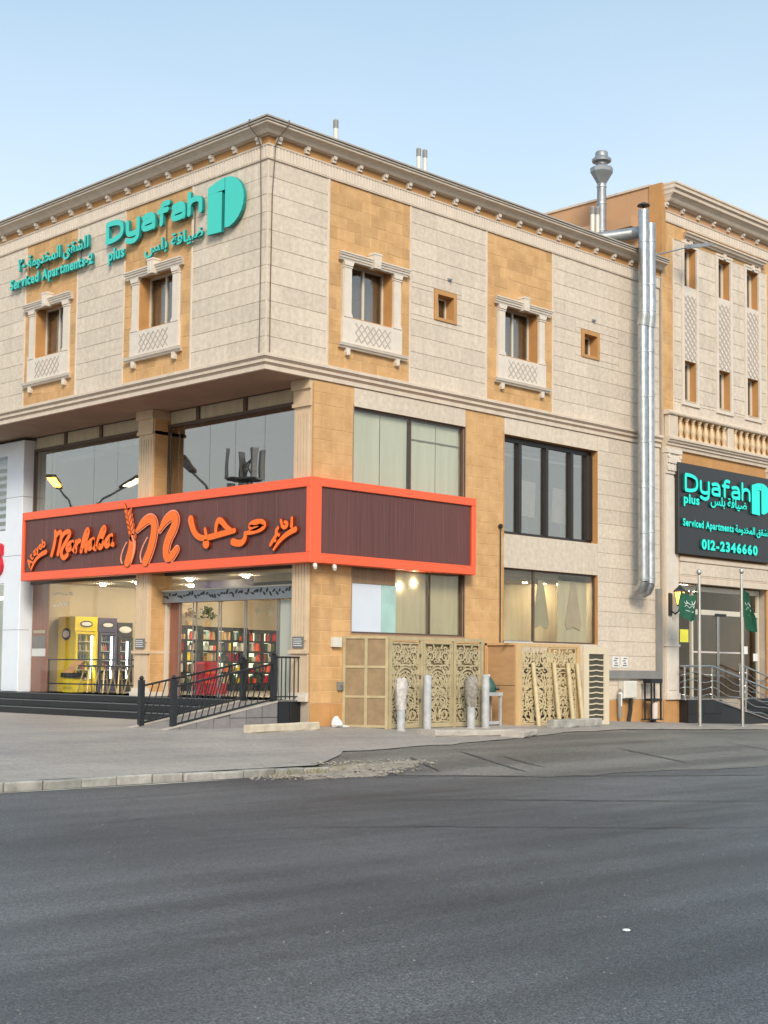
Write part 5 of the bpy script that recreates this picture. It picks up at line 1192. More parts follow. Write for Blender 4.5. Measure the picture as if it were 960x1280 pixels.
lying('wheel_stop', 'long worn concrete slab lying before the khaki enclosure', (2.42, -2.25), (4.55, -2.62), .62, .13, 'concrete', 'slab')
lying('broken_slab', 'short chipped concrete slab at the driveway edge before the wooden box', (4.1, -3.0), (5.0, -2.62), .6, .13, 'concrete', 'slab')
lying('concrete_bar', 'grey concrete bar lying at the foot of the leaning posts', (7.0, -1.75), (8.95, -1.62), .2, .2, 'kerb', 'bar')
lying('pale_beam', 'long pale squared beam lying before the grey ramp wall', (-1.0, -.85), (.95, -.62), .2, .17, 'beam', 'beam')
t = thing('roof_rods', 'bundle of thin rods lying on top of the wooden box', 'rods', (6.75, -.85, 1.81))
for i, (y, z, l) in enumerate(((0, .012, .95), (.04, .012, .8), (.02, .036, 1.05))): MB().tube([(-.3, y, z), (l-.3, y+.05*(i-1), z+.004)], .012, 6).build('rod', ('flat_white', 'cable', 'steeldull')[i], t)
# services by the wall
t = thing('meter_box', 'off-white meter box with grey pipe and black cables low on the wall', 'meter box', (12.2, -.02, .2))
MB().panel(-.26, .28, .3, .74, -.2, -.0, .02).build('cabinet', 'boxwhite', t); MB().tube([(-.34, -.1, -.2), (-.36, -.1, .35), (-.3, -.1, .5), (-.26, -.1, .5)], .05, 9).build('feed_pipe', 'conduit', t, smooth=True)
MB().tube([(-.33, -.1, .1), (-.33, -.1, .45)], .056, 9).build('pipe_sleeve', 'flat_white', t); MB().tube([(.14, -.1, .3), (.13, -.1, .0), (.04, -.1, -.3)], .05, 8).build('cable_bundle', 'black', t)
t = thing('black_stand', 'small black stand with shelf rack beside the meter box', 'stand', (13.1, -.28, -.12))
mb = MB()
for x in (-.22, .2):
    for y in (-.1, .1): mb.box(x-.018, x+.018, y-.018, y+.018, .05, 1.0)
mb.box(-.26, .24, -.13, .13, 1.0, 1.12); mb.box(-.24, .23, -.12, .12, .54, .61); mb.box(-.34, .27, -.13, .13, .06, .085); mb.box(-.06, .06, -.05, .05, 0, .06); mb.build('frame', 'black', t)
b = MB().lathe([(.085, 0), (.098, .40), (.1, .42)], seg=14).build('white_bucket', 'bucket', smooth=True); b.location = (13.13, -.30, -.03); tag(b, 'pale pinkish bucket standing inside the black stand', 'bucket')
for x in (-.1, .1):
    pass
for i, x in enumerate((11.84, 12.22)):
    t = thing('wall_notice', ('left' if i == 0 else 'right')+' of two small grey printed notices on the wall above the meter box', 'notice', (x, -.004, 1.42), group='notices on the cream wall')
    MB().box(-.14, .14, -.012, 0, -.14, .14).build('plate', 'flat_white', t); mb = MB()
    for j in range(4): mb.box(-.09+.04*(j % 2), .1-.03*(j % 3), -.015, -.012, -.1+.06*j, -.07+.06*j)
    mb.build('print', 'greyplaque', t)
MB().box(1.9, 2.15, -.08, .002, 1.63, 1.83).build('switch_box', 'boxwhite'); tag(bpy.data.objects['switch_box'], 'white electrical box on the orange corner pillar', 'box')
t = thing('tap_box', 'grey tap fitting low on the orange corner pillar', 'tap', (2.16, -.0, .82)); MB().panel(-.07, .07, -.09, .09, -.06, .0).build('plate', 'conduit', t); MB().tube([(0, -.06, .02), (0, -.11, .0), (0, -.11, -.05)], .018, 6).build('spout', 'steel', t)
t = thing('crumpled_bag', 'crumpled white plastic bag on the ground at the orange pillar', 'bag', (1.88, -.22, -.02)); t.scale = (.75, .75, .7); rr = random.Random(2); mb = MB()
for k, (r, z) in enumerate(((.13, 0), (.17, .06), (.14, .15), (.08, .23), (.05, .3))):
    for j in range(10): w = .6283*j; q = r*rr.uniform(.75, 1.25); mb.v.append((q*math.cos(w), q*math.sin(w), z+rr.uniform(0, .03)))
mb.f = [(a*10+j, a*10+(j+1) % 10, (a+1)*10+(j+1) % 10, (a+1)*10+j) for a in range(4) for j in range(10)]+[tuple(range(40, 50))]
mb.build('bag', 'flat_white', t); MB().tube([(.1, -.05, .03), (.3, -.08, .02), (.42, -.1, .01)], [.04, .03, .01], 6).build('torn_handle', 'flat_white', t)

# ================================================================ shop ramp and black railings
RP = thing('entrance_ramp', 'grey tiled ramp climbing to the shop door beside the corner pillar', 'ramp')
xa, xb, ya, yb = -2.15, .72, .30, 1.45
mb = MB(); mb.add([(xa, ya+.02, -.25), (xb, ya+.02, -.25), (xb, ya+.02, .49), (xa, ya+.02, -.03), (xa, yb, -.25), (xb, yb, -.25), (xb, yb, .49), (xa, yb, -.03)], [(0, 1, 2, 3), (4, 7, 6, 5), (3, 2, 6, 7), (0, 4, 5, 1), (1, 5, 6, 2), (0, 3, 7, 4)]); mb.build('ramp_slab', 'rampfloor', RP)
top = lambda x: -.03+(x-xa)/(xb-xa)*.52
for i in range(7):
    a, b = xa+(xb-xa)*i/7+.008, xa+(xb-xa)*(i+1)/7-.008
    for zl, zh in (((-.22, None),) if top(b) < .24 else ((-.22, .18), (.192, None))):
        t1, t2 = (top(a) if zh is None else zh), (top(b) if zh is None else zh)
        if t1-zl < .03: continue
        mb = MB(); mb.prism([(a, zl), (b, zl), (b, t2), (a, t1)], ya-.02, ya+.019); mb.build('wall_tile', 'greytile', RP)
mb = MB(); mb.prism([(xa, top(xa)), (xb, top(xb)), (xb, top(xb)+.03), (xa, top(xa)+.03)], ya-.03, ya+.06); mb.prism([(xa, top(xa)), (xb, top(xb)), (xb, top(xb)+.03), (xa, top(xa)+.03)], yb-.06, yb+.02); mb.build('ramp_kerb', 'concrete', RP)
mb = MB(); mb.box(xb+.02, 1.12, .34, 1.46, -.2, .485); mb.build('landing', 'rampfloor', RP)
for i in range(2): MB().panel(xb+.012+.3*i, xb+.3+.3*i, -.15, .50, .02+.24, .33, .004).build('black_wall_tile', 'granite', RP)
MB().box(xb+.01, 1.31, .24, .36, .5, .53).build('landing_coping', 'nosing', RP)
def ramp_rail(lab, y, posts, xs0, xs1):
    t = thing('ramp_railing', lab, 'railing', group='black railings of the shop ramp')
    for x, z0, h in posts:
        p = MB().box(x-.05, x+.05, y-.05, y+.05, z0, z0+h).build('post', 'black', t); MB().lathe([(.03, z0+h), (.055, z0+h+.03), (.03, z0+h+.07), (.005, z0+h+.085)], (x, y), 10).build('finial', 'black', p)
    (x0, z0, h0), (x1, z1, h1) = posts[0], posts[-1]
    zf = lambda x, o: z0+(z1-z0)*(x-x0)/(x1-x0)+o
    mb = MB()
    for o in (.06, .78): mb.tube([(x0, y, zf(x0, o)), (x1, y, zf(x1, o))], .022, 6)
    mb.build('rail', 'black', t)
    n = int((x1-x0)/.155); bal = None
    for i in range(1, n):
        x = x0+(x1-x0)*i/n
        if any(abs(x-p[0]) < .05 for p in posts): continue
        MB().tube([(x-.12, y, zf(x-.12, .06)), (x+.12, y, zf(x+.12, .78))], .012, 5).build('baluster', 'black', t)
ramp_rail('black slanted railing along the outer, street side of the ramp', ya+.05, [(-1.84, .02, .93), (.66, .49, .95)], 0, 0)
ramp_rail('black slanted railing along the inner side of the ramp, by the steps', yb-.05, [(-1.84, .02, .9), (.72, .5, .86)], 0, 0)
t = thing('landing_railing', 'short upright black railing on the black block by the corner pillar', 'railing')
mb = MB(); mb.tube([(.66, .30, 1.40), (1.34, .28, 1.40)], .022, 6); mb.tube([(.66, .30, .60), (1.34, .28, .60)], .016, 6); mb.build('rail', 'black', t)
for i in range(5): x = .82+.115*i; MB().tube([(x, .295, .54), (x, .295, 1.4)], .014, 6).build('baluster', 'black', t)

# ================================================================ inside the shop
mb = MB(); mb.box(2.0, 10.2, 11.55, 11.7, .5, 3.42); mb.box(10.05, 10.2, 2.7, 11.55, .5, 3.42); mb.box(2.0, 7.1, .34, .4, .5, 3.42); mb.box(7.1, 10.2, 2.42, 2.7, .5, 3.42); mb.build('shop_wall', 'interior', B)
MB().box(1.95, 10.05, .4, 11.55, 3.36, 3.42).build('shop_ceiling', 'interior', B)
mb = MB(); mb.box(6.2, 6.4, .3, 11.5, 3.62, 7.1); mb.box(1.95, 6.2, 11.5, 11.7, 3.62, 7.1); mb.build('upstairs_wall', mat('grey_upstairs_wall', (.25, .25, .25), .9, var=.03), B)
mb = MB()
for x in (3.2, 4.9, 6.6, 8.3):
    for y in (2.2, 4.4, 6.6, 8.8, 10.3): MB().lathe([(.07, 3.31), (.08, 3.35)], (x+.1*(y % 1), y), 12).build('ceiling_light', 'warmlight', B)
def fridge(lab, x0, x1, col, zt, logo, strip):
    t = thing('drinks_fridge', lab, 'fridge', group='drinks fridges inside the shop')
    y0 = 10.65
    mb = MB(); mb.box(x0, x0+.05, y0, 11.45, .5, zt); mb.box(x1-.05, x1, y0, 11.45, .5, zt); mb.box(x0+.05, x1-.05, 11.40, 11.449, .5, zt); mb.box(x0+.05, x1-.05, y0, 11.40, zt-.38, zt); mb.box(x0+.05, x1-.05, y0, 11.4, .5, .72); mb.build('body', col, t)
    d = MB(); 
    d.box(x0+.01, x0+.07, y0-.04, y0-.005, .74, zt-.40); d.box(x1-.07, x1-.01, y0-.04, y0-.005, .74, zt-.40); d.box(x0+.07, x1-.07, y0-.04, y0-.005, .74, .8); d.box(x0+.07, x1-.07, y0-.04, y0-.005, zt-.46, zt-.40); d = d.build('door', col, t)
    MB().box(x0+.07, x1-.07, y0-.025, y0-.018, .8, zt-.46).build('door_glass', 'glass', d)
    MB().box(x1-.16, x1-.115, y0+.03, y0+.06, .85, zt-.5).build('light_strip', 'whitelight', t)
    MB().box(x0+.06, x1-.06, 11.35, 11.39, .8, zt-.4).build('lit_back', mat('fridge_back', (.3, .32, .3), .6), t)
    rr = random.Random(int(x0*100)); pal = ('red', 'greenpaint', 'boxwhite', 'purple', 'pine', 'yellow')
    for k in range(5):
        z = .82+k*.25; MB().box(x0+.06, x1-.17, y0+.1, 11.3, z, z+.015).build('shelf', 'boxwhite', t)
        for i in range(5):
            u = x0+.1+i*(x1-x0-.32)/4; m = pal[rr.randrange(6)]
            b = MB().lathe([(.033, z+.016), (.034, z+.12), (.014, z+.17), (.014, z+.2)], (u, y0+.2), 8).build('bottle', m, t)
    e = [((x0+x1)/2+.2*math.cos(k*.4488), zt-.19+.09*math.sin(k*.4488)) for k in range(14)]
    MB().prism(e, y0-.012, y0-.001).build('logo_plate', 'black' if logo != 'flat_white' else 'flat_white', t); MB().prism([((x0+x1)/2+(p-(x0+x1)/2)*.8, zt-.19+(q-zt+.19)*.6) for p, q in e], y0-.018, y0-.012).build('logo_print', 'flat_white', t)
    return t
t = fridge('yellow drinks fridge, leftmost of the three in the shop window', 2.62, 3.32, 'yellow', 2.48, 'black', 0)
FS = TR(2.62, 0, 0) @ ROTL
e = [(-11.05+.21*math.cos(k*.4488), 2.02+.16*math.sin(k*.4488)) for k in range(14)]
MB().prism(e, -.012, -.001).build('side_logo', 'purple', t, FS); MB().prism([(-11.05+(p+11.05)*.75, 2.02+(q-2.02)*.6) for p, q in e], -.018, -.012).build('side_logo_print', 'flat_white', t, FS)
fridge('dark purple drinks fridge, middle of the three in the shop window', 3.35, 3.94, 'purple', 2.47, 'black', 0)
fridge('black drinks fridge, rightmost and lowest of the three in the window', 3.97, 4.45, 'black', 2.36, 'flat_white', 0)
# yellow display with black tray
t = thing('yellow_display_bin', 'yellow promotional bin with slanted lid in front of the yellow fridge', 'display', (2.35, 10.25, .5))
MB().box(-.18, .18, -.2, .2, 0, .38).build('bin', 'yellow', t); MB().box(-.22, .22, -.26, .26, .38, .5).build('tray', 'black', t); mb = MB(); mb.add([(-.18, -.22, .5), (-.18, .22, .5), (.2, .22, .85), (.2, -.22, .85), (-.16, -.22, .5), (.22, .22, .82), (.22, -.22, .82)], [(0, 1, 2, 3)]); mb.build('slanted_lid', 'sandplain', t)
# tall tables with splayed gold legs
for i, (x, y, lab) in enumerate(((2.45, 9.65, 'nearest the yellow fridge'), (2.45, 8.95, 'second from the yellow fridge'), (2.45, 8.3, 'third from the yellow fridge'), (2.5, 7.7, 'nearest the fluted pilaster'))):
    t = thing('bar_table', 'small dark round table on splayed gold legs, %s' % lab, 'table', (x, y, .5), group='gold legged tables behind the shop window')
    MB().lathe([(.29, .66), (.31, .68), (.31, .70), (.29, .71)], seg=16).build('table_top', 'black', t)
    for k in range(4): w = .785+k*1.571; MB().tube([(.14*math.cos(w), .14*math.sin(w), .66), (.3*math.cos(w), .3*math.sin(w), 0)], .02, 6).build('leg', 'gold', t)
t = thing('window_rail', 'thin black barrier rail inside the glass before the fridges', 'rail', (2.05, 0, .5))
for z in (.22, .84): MB().tube([(0, 6.3, z), (0, 11.0, z)], .02, 6).build('rail', 'black', t)
for y in (6.35, 8.6, 10.95): MB().tube([(0, y, 0), (0, y, .86)], .022, 6).build('post', 'black', t)
# shelving along the party wall, filled with packed goods
GOODS = {}
def good(m, w, h, x, y, z, round_=False, where='on the deli counter in the shop'):
    key = (m, round(w, 2), round(h, 2), round_)
    if key not in GOODS:
        GOODS[key] = (MB().lathe([(w/2, 0), (w/2, h*.8), (w*.3, h*.9), (w*.3, h)], seg=8) if round_ else MB().panel(-w/2, w/2, 0, h, -.1, .1, .008)).mesh('jar' if round_ else 'packet', m)
    o = bpy.data.objects.new('jar' if round_ else 'packet', GOODS[key]); COL.objects.link(o); o.location = (x, y, z)
    cname = {'red': 'red', 'greenpaint': 'dark green', 'boxwhite': 'off-white', 'yellow': 'yellow', 'pine': 'tan', 'purple': 'dark purple', 'tealboard': 'pale teal', 'leaf': 'olive green', 'orange': 'orange'}[m]
    kd = 'jar' if round_ else 'packet'; tag(o, '%s %s %s' % (cname, kd, where), kd, '%s %ss %s' % (cname, kd, where))
def shelving(lab, short, x0, x1, y0, zt, levels, seed, pal):
    t = thing('shop_shelving', lab, 'shelving', group='shelving inside the shop'); n = max(1, round((x1-x0)/.55)); rr = random.Random(seed)
    for i in range(n+1): MB().box(x0+(x1-x0)*i/n-.025, x0+(x1-x0)*i/n+.025, y0-.02, y0+.4, .5, zt).build('upright', 'black', t)
    MB().box(x0, x1, y0-.03, y0+.4, zt-.09, zt).build('canopy', 'black', t); MB().box(x0, x1, y0+.38, y0+.4, .9, zt-.1).build('back_panel', 'shelfglow', t)
    for z in levels:
        MB().box(x0+.026, x1-.026, y0-.005, y0+.375, z-.05, z).build('shelf', 'black', t)
        x = x0+.1
        while x < x1-.1:
            w = rr.uniform(.06, .14); h = rr.uniform(.1, .22); m = pal[rr.randrange(len(pal))]
            if rr.random() < .93: good(m, round(w, 2), round(h, 1)+.04, x, y0+.12, z+.002, rr.random() < .4, 'on the %s shelf of the %s' % (('lowest', 'second', 'middle', 'fourth', 'top')[levels.index(z)], short))
            x += w+.012
    return t
PAL = ('red', 'greenpaint', 'boxwhite', 'yellow', 'pine', 'pine', 'purple', 'leaf', 'boxwhite', 'pine', 'tealboard', 'boxwhite', 'orange')
shelving('tall black shelving bay furthest left through the shop door', 'leftmost black shelving', 5.55, 7.1, 11.05, 2.36, (.72, 1.04, 1.36, 1.66, 1.97), 2, PAL)
shelving('tall black shelving bay behind the red promotional stand', 'middle black shelving', 7.15, 8.8, 11.05, 2.34, (.72, 1.04, 1.36, 1.66, 1.97), 4, PAL)
shelving('black shelving of jars towards the back right of the shop', 'rightmost black shelving', 8.85, 10.0, 11.05, 2.3, (.72, 1.04, 1.36, 1.66, 1.97), 6, ('greenpaint', 'red', 'leaf', 'orange', 'boxwhite'))
t = thing('deli_counter', 'long stocked counter behind the right door leaf', 'counter', (0, 0, .5))
MB().box(6.2, 9.6, 5.6, 6.4, 0, .55).build('counter_body', 'interior', t); MB().box(6.1, 9.7, 5.5, 6.5, .55, .6).build('counter_top', 'black', t)
rr = random.Random(9)
for i in range(16): good(PAL[rr.randrange(9)], .22, .24, 6.25+i*.2, 5.75+.25*(i % 3), 1.102, i % 2 == 0)
t = thing('display_cabinet', 'bright white lit cabinet at the right of the shop interior', 'cabinet', (0, 0, .5)); MB().box(7.0, 7.5, 4.1, 6.6, .9, 1.9).build('lit_case', mat('lit_case', (.6, .68, .62), .5, emit=.35, var=.25, scale=9), t); MB().box(6.95, 7.55, 4.0, 6.7, 0, .9).build('cabinet_base', 'woodpanel', t)
for i in range(14): good(('leaf', 'greenpaint', 'red', 'yellow', 'tealboard')[i % 5], .2, .24, 6.85, 4.2+i*.17, 1.1 if i % 2 else .95, i % 3 == 0, 'before the bright cabinet in the shop')
t = thing('red_stand', 'bright red promotional stand just inside the shop door', 'stand', (3.95, 6.75, .5)); t.scale = (.68, .68, .95)
mb = MB(); mb.box(-.35, .35, -.32, .3, 0, .8); mb.build('body', 'red', t); mb = MB(); mb.prism([(-.32, .75), (.32, .75), (.26, .86), (-.26, .86)], -.33, .29); mb.build('header', 'red', t); MB().box(-.3, .35, -.78, -.33, .02, .3).build('tray', 'red', t)
for z in (.3, .55): MB().box(-.3, .3, -.325, -.32, z, z+.05).build('label_strip', 'orange', t)
for i, (x, y, s, m, lab) in enumerate(((6.2, 11.15, .22, 'leaf', 'dark potted plant on the shelf top, leftmost'), (6.75, 11.15, .2, 'pinkdrape', 'brownish dried plant on the shelf top, middle'), (7.4, 11.15, .26, 'leaf', 'yellow-green bushy plant on the shelf top, rightmost'))):
    t = thing('shelf_plant', lab, 'plant', (x, y, 2.36), group='plants on the shop shelves'); MB().lathe([(.07, 0), (.1, .12)], seg=8).build('pot', 'pine', t); rr = random.Random(i); mb = MB()
    for k in range(70):
        a, b, q = rr.uniform(0, 6.28), rr.uniform(-.3, 1.4), s*rr.uniform(.4, 1); p = Vector((q*math.cos(a)*math.cos(b), q*math.sin(a)*math.cos(b), .28+q*math.sin(b)*1.1)); d = Vector((rr.uniform(-1, 1), rr.uniform(-1, 1), rr.uniform(-1, 1)))*.07; e = d.cross(Vector((.3, .5, 1)))*.5
        mb.add([p-d, p+e, p+d, p-e], [(0, 1, 2, 3)])
    mb.build('foliage', m, t)
def star(r, c):
    return [(c[0]+(r if k % 2 == 0 else r*.42)*math.sin(k*.6283), c[1]+(r if k % 2 == 0 else r*.42)*math.cos(k*.6283)) for k in range(10)]
for i, y in enumerate((2.5, 2.05, 1.6)):
    t = thing('hanging_star', 'pale star ornament hanging in the doorway, %s of three' % ('left', 'middle', 'right')[i], 'ornament', group='ornaments hanging in the doorway')
    MB().prism(star(.12, (-y, 2.42-.02*i)), .25, .262).build('star', 'filig', t, GL); MB().tube([(-y, .256, 2.5), (-y, .256, 2.66)], .004, 4).build('thread', 'filig', t, GL)
t = thing('hanging_banner', 'dark and white banner hanging above the shop door inside', 'banner', (4.0, 0, 0)); MB().box(0, .03, 4.6, 7.4, 3.12, 3.34).build('dark_band', 'purple', t); MB().box(.0, .03, 4.6, 7.4, 2.9, 3.119).build('white_band', 'flat_white', t)
t = thing('ceiling_unit', 'black box with lit yellow top hanging right above the door inside', 'unit', (3.2, 2.6, 2.95)); MB().box(0, .5, 0, 1.5, 0, .22).build('black_case', 'black', t); MB().box(.02, .48, .02, 1.48, .22, .38).build('yellow_face', 'film', t)
# upstairs: strip lamps and chairs behind glass
for i, (u0, u1, z) in enumerate(((-8.55, -6.3, 6.62), (-10.5, -8.65, 6.48), (-5.2, -4.7, 6.72), (-1.0, -.65, 6.7))):
    tag(MB().box(u0, u1, .25, .30, z, z+.1).build('blind_roll', 'flat_white', None, GL), 'white rolled blind along the top of the upstairs glass, %s' % ('by the fluted pilaster', 'at the far left', 'left end of the corner bay', 'right end of the corner bay')[i], 'blind')
MB().box(-11.3, -10.6, .12, .14, 3.62, 6.8).build('upstairs_blind', 'film', B, GL)
for i, (x0, x1, z0) in enumerate(((8.62, 9.42, 5.0), (10.05, 10.75, 4.92))):
    t = thing('display_board', 'pale board leaning behind the dark framed upstairs window, %s of two' % ('left', 'right')[i], 'panel', group='pale boards behind the dark framed window')
    mb = MB(); mb.add([(x0, .62, z0), (x1-.1, .62, z0-.05), (x1, .66, z0+.85), (x0+.1, .66, z0+.88), (x0, .66, z0), (x1-.1, .66, z0-.05), (x1, .70, z0+.85), (x0+.1, .70, z0+.88)], [(0, 1, 2, 3), (4, 7, 6, 5), (0, 4, 5, 1), (1, 5, 6, 2), (2, 6, 7, 3), (3, 7, 4, 0)]); mb.build('sheet', mat('pale_board', (.85, .68, .5), .7, emit=.0), t)
    MB().tube([((x0+x1)/2, .64, z0-.6), ((x0+x1)/2, .64, z0)], .03, 6).build('stem', 'steeldull', t)

# ================================================================ annex forecourt: ramp, rails, flags, lantern
AR = thing('annex_ramp', 'black granite landing and ramp sloping down right before the annex door', 'ramp')
mb = MB(); mb.prism([(14.6, -.5), (19.6, -.5), (19.6, -.34), (15.8, .44), (14.6, .44)], -.34, -.06); mb.build('ramp_core', 'black', AR)
for i in range(4):
    a, b = 14.6+.42*i+.004, 14.6+.42*(i+1)-.004
    for z0, z1 in ((-.3, .06), (.066, .43)): MB().panel(a, b, z0, z1, -.37, -.345, .004).build('facing_tile', 'granite', AR)
mb = MB(); mb.prism([(14.58, .441), (15.8, .441), (19.6, -.339), (19.6, -.31), (15.82, .47), (14.58, .47)], -.38, -.06); mb.build('walk_surface', 'greytile', AR)
MB().box(14.55, 19.4, -.42, -.36, -.36, -.26).build('base_trim', 'trim', AR)
ST_ = thing('annex_steps', 'black granite steps behind the right flagpole at the annex door', 'steps')
for k in range(4): MB().box(17.9, 21, -.30+.06*k, -.055 if k == 3 else .0-.05, -.35+.2*k, -.16+.2*k).build('step', 'granite', ST_)
def steel_rail(lab, pts, y, posts, nw):
    t = thing('steel_railing', lab, 'railing', group='stainless railings of the annex ramp')
    MB().tube([(x, y, z) for x, z in pts], .028, 8).build('handrail', 'stainless', t, smooth=True)
    def zt(x):
        for (a, b), (c, d) in zip(pts[:-1], pts[1:]):
            if a <= x <= c: return b+(d-b)*(x-a)/(c-a)
        return pts[-1][1]
    for x in posts:
        p = MB().tube([(x, y, zt(x)-.88), (x, y, zt(x)-.02)], .024, 8).build('post', 'stainless', t, smooth=True); MB().lathe([(.05, zt(x)-.90), (.05, zt(x)-.87)], (x, y), 10).build('flange', 'stainless', p)
    for k in range(nw):
        o = .2+.2*k; n = 26; x0, x1 = pts[0][0], pts[-1][0]
        MB().tube([(x0+(x1-x0)*i/n, y, zt(x0+(x1-x0)*i/n)-o-.045*math.cos(i*.9+k)) for i in range(n+1)], .012, 5).build('wavy_rod', 'stainless', t)
steel_rail('stainless railing with wavy rods along the annex landing and ramp front', [(14.25, 1.34), (15.78, 1.35), (19.4, .58)], -.36, (14.45, 15.78, 17.5, 19.2), 4)
steel_rail('stainless railing of wavy rods further right behind the second flagpole', [(17.55, 1.42), (19.6, .98), (21.0, .7)], -.12, (17.6, 17.95, 19.6), 4)
for i, (x, zt, lab) in enumerate(((13.86, 3.72, 'left stainless flagpole with ball top, before the annex door jamb'), (15.93, 3.86, 'right stainless flagpole with ball top, before the annex door middle'))):
    t = thing('flagpole', lab, 'flagpole', (x, -1.2, pav(x, -1.2)-.01), group='flagpoles before the annex'); h = zt-pav(x, -1.2)
    MB().lathe([(.05, 0), (.045, h*.5), (.038, h)], seg=12).build('pole', 'stainless', t, smooth=True); MB().lathe([(.02, h), (.06, h+.03), (.07, h+.075), (.06, h+.12), (.01, h+.145)], seg=12).build('ball', 'stainless', t, smooth=True); MB().lathe([(.1, 0), (.1, .03)], seg=12).build('base_plate', 'steeldull', t)
def flag(lab, tl, tr, bl, br, sag, waves, marks):
    t = thing('flag', lab, 'flag', group='green flags on the flagpoles'); nu, nv = 16, 12; P = []
    for j in range(nv+1):
        v = j/nv
        for i in range(nu+1):
            u = i/nu; a = Vector(tl).lerp(Vector(tr), u); b = Vector(bl).lerp(Vector(br), u); p = a.lerp(b, v)
            p.z -= sag*math.sin(math.pi*u)*(1-.55*v); p.y += .07*math.sin(u*waves+v*2.2)+.03*math.sin(u*waves*2.3+v*5); p.x += .02*math.sin(v*7+u*3); P.append(p)
    mb = MB(); mb.v = [tuple(p) for p in P]+[(p.x, p.y+.006, p.z) for p in P]; N_ = len(P)
    for j in range(nv):
        for i in range(nu):
            a = j*(nu+1)+i; mb.f += [(a, a+1, a+nu+2, a+nu+1), (N_+a, N_+a+nu+1, N_+a+nu+2, N_+a+1)]
    mb.build('cloth', 'flag', t, smooth=True)
    def pt(u, v):
        i, j = u*nu, v*nv; a, b = min(int(i), nu-1), min(int(j), nv-1); fu, fv = i-a, j-b; g = lambda x, y: P[y*(nu+1)+x]
        return g(a, b).lerp(g(a+1, b), fu).lerp(g(a, b+1).lerp(g(a+1, b+1), fu), fv)
    mb = MB()
    for s_ in marks: mb.tube([tuple(pt(*q)+Vector((0, -.012, 0))) for q in s_], .0075, 4)
    mb.build('white_script', 'flagwhite', t)
mk = [[(.2+.5*i/6, .34+.05*math.sin(i*2.2)) for i in range(7)], [(.25+.08*i, .45+.05*(-1)**i) for i in range(6)], [(.28, .62), (.5, .66), (.74, .62)], [(.3, .24), (.36, .34)], [(.5, .22), (.52, .36)], [(.64, .24), (.62, .36)]]
flag('green flag with white script sagging between lantern and left flagpole', (13.22, -1.1, 3.34), (13.82, -1.2, 3.42), (13.17, -1.1, 2.62), (13.76, -1.2, 2.55), .22, 7, mk)
flag('green flag with white script hanging in a narrow fold from right flagpole', (15.98, -1.2, 3.62), (16.22, -1.25, 3.25), (16.2, -1.2, 2.35), (16.62, -1.2, 2.3), .1, 9, mk[:3])
t = thing('wall_lantern', 'black wall lantern with glowing amber glass on the annex pilaster', 'lantern', (14.12, -.17, 3.1))
MB().panel(-.06, .06, -.42, .18, -.0, .06).build('wall_plate', 'black', t); MB().tube([(0, 0, -.3), (0, -.12, -.38), (0, -.24, -.3), (0, -.26, -.16)], .022, 7).build('arm', 'black', t)
MB().lathe([(.07, -.14), (.13, .2)], (0, -.26), 6).build('amber_glass', 'lampglow', t); mb = MB(); mb.lathe([(.05, -.18), (.09, -.14), (.05, -.14)], (0, -.26), 6); mb.lathe([(.17, .2), (.15, .25), (.06, .33), (.02, .38)], (0, -.26), 6)
for k in range(6): w = k*1.0472; mb.tube([(.075*math.cos(w), -.26+.075*math.sin(w), -.14), (.138*math.cos(w), -.26+.138*math.sin(w), .2)], .011, 4)
mb.build('cage', 'black', t)

# ================================================================ across the forecourt: what the glass mirrors
def street_lamp(lab, x, y, h, dirx, lit):
    t = thing('street_lamp', lab, 'street lamp', (x, y, 0), group='street lamps mirrored in the shop glass')
    L = 3.0 if lit == 'amber' else 2.6
    MB().lathe([(.11, -.4), (.07, h)], seg=12).build('pole', 'steeldull', t, smooth=True); MB().tube([(0, 0, h-.1), (dirx[0]*.6, dirx[1]*.6, h+.12), (dirx[0]*L, dirx[1]*L, h+.35)], .045, 7).build('arm', 'steeldull', t)
    a, b = Vector((dirx[0]*(L-.2), dirx[1]*(L-.2), h+.33)), Vector((dirx[0]*(L+1.7), dirx[1]*(L+1.7), h+.58)); sd = Vector((-dirx[1], dirx[0], 0))*.2; up = Vector((0, 0, .1))
    mb = MB(); mb.add([a-sd*.6, a+sd*.6, b+sd, b-sd, a-sd*.6+up, a+sd*.6+up, b+sd+up, b-sd+up], [(0, 3, 2, 1), (4, 5, 6, 7), (0, 1, 5, 4), (1, 2, 6, 5), (2, 3, 7, 6), (3, 0, 4, 7)]); mb.build('head', 'cable', t)
    a2 = a.lerp(b, .25); mb = MB(); dn = Vector((0, 0, -.03)); c = b.lerp(a, .05); mb.add([a2-sd*.6+dn, a2+sd*.6+dn, c+sd*.8+dn, c-sd*.8+dn, a2-sd*.6, a2+sd*.6, c+sd*.8, c-sd*.8], [(0, 3, 2, 1), (4, 5, 6, 7), (0, 1, 5, 4), (1, 2, 6, 5), (2, 3, 7, 6), (3, 0, 4, 7)])
    mb.build('lamp_lens', {'amber': 'amber', 'pale': 'palelamp'}.get(lit, 'steeldull'), t)
street_lamp('street lamp with lit amber head, furthest up the side street', -11.4, 30.1, 7.9, (.67, -.74), 'amber')
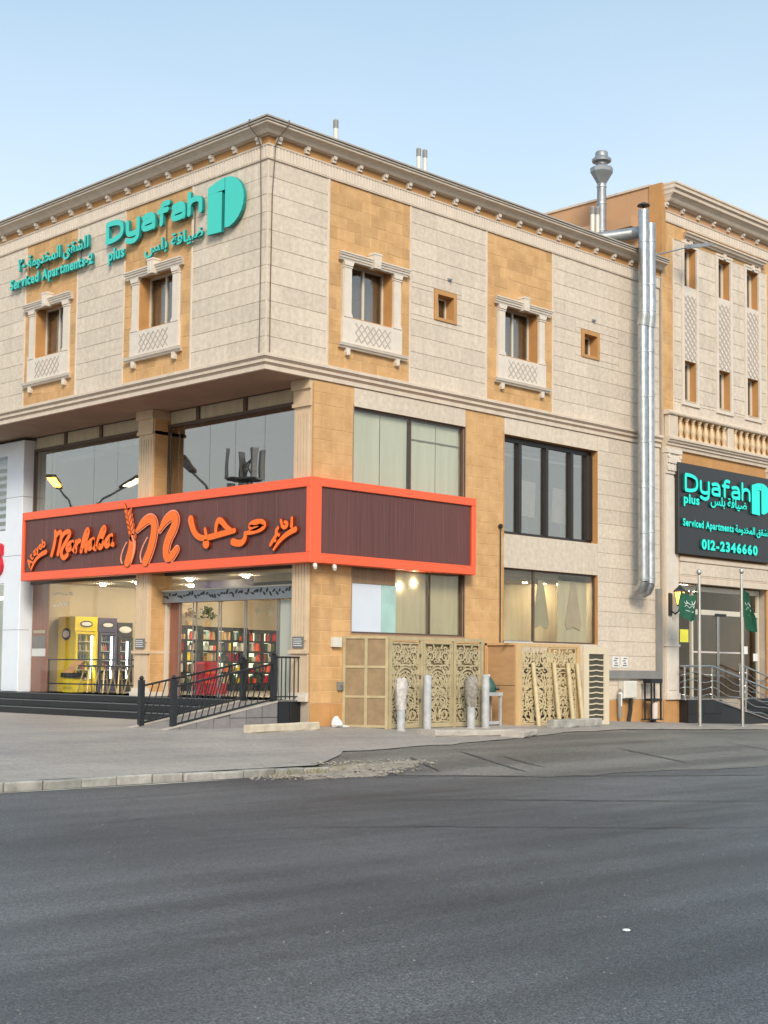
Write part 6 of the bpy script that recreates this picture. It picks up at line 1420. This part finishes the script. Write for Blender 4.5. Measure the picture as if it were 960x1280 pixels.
street_lamp('street lamp with pale lit head on the side street', -11.6, 28.4, 7.9, (.2, -.98), 'pale')
street_lamp('unlit street lamp nearest on the side street', -10.6, 19.7, 7.6, (.79, -.62), None)
t = thing('telecom_mast', 'lattice telecom mast with panel antennas beyond the side street', 'mast', (-52, 68, -.4))
mb = MB(); Hm = 18.5
for a in range(3):
    w = a*2.094; b = w+2.094
    f_ = lambda an, z: (.9*(1-.4*z/Hm)*math.cos(an), .9*(1-.4*z/Hm)*math.sin(an), z)
    mb.tube([f_(w, 0), f_(w, Hm)], .12, 5)
    for k in range(12): z0, z1 = Hm*k/12, Hm*(k+1)/12; mb.tube([f_(w, z0), f_(b, z1)], .06, 4); mb.tube([f_(b, z0), f_(w, z1)], .06, 4)
mb.build('tower', 'conduit', t)
for k in range(9):
    w = k*.698; MB().box(-.28, .28, -.15, .15, 0, 2.4).build('antenna', 'bollard', t, TR(1.45*math.cos(w), 1.45*math.sin(w), 13.8+(k % 2)*2.9) @ Matrix.Rotation(w+1.57, 4, 'Z'))
mb = MB()
for z in (13.7, 16.6): mb.lathe([(1.2, z), (1.5, z), (1.5, z+.12), (1.2, z+.12)], seg=12)
mb.build('platform', 'conduit', t)

# loose grit on the carriageway
mb = MB(); rr = random.Random(21)
for i in range(420):
    d = rr.uniform(5.5, 17); w = rr.uniform(-.27, .27); px, py = -18.72+d*(math.sin(.785+w)), -22.18+d*(math.cos(.785+w))
    if py > -9.6 and px > -4: continue
    if py > -6.2: continue
    s = rr.uniform(.003, .009)*(1 if rr.random() < .95 else 1.8); a = rr.uniform(0, 3)
    mb.add([(px+s*math.cos(a), py+s*math.sin(a), ROADZ), (px+s*math.cos(a+2.1), py+s*math.sin(a+2.1), ROADZ), (px+s*math.cos(a+4.2), py+s*math.sin(a+4.2), ROADZ), (px, py, ROADZ+s*.9)], [(0, 1, 3), (1, 2, 3), (2, 0, 3)])
o = mb.build('road_grit', mat('road_grit', (.2, .195, .185), .9, var=.5, scale=9)); o['kind'] = 'stuff'; o['label'] = 'loose grit scattered over the dark asphalt'
flush_left()
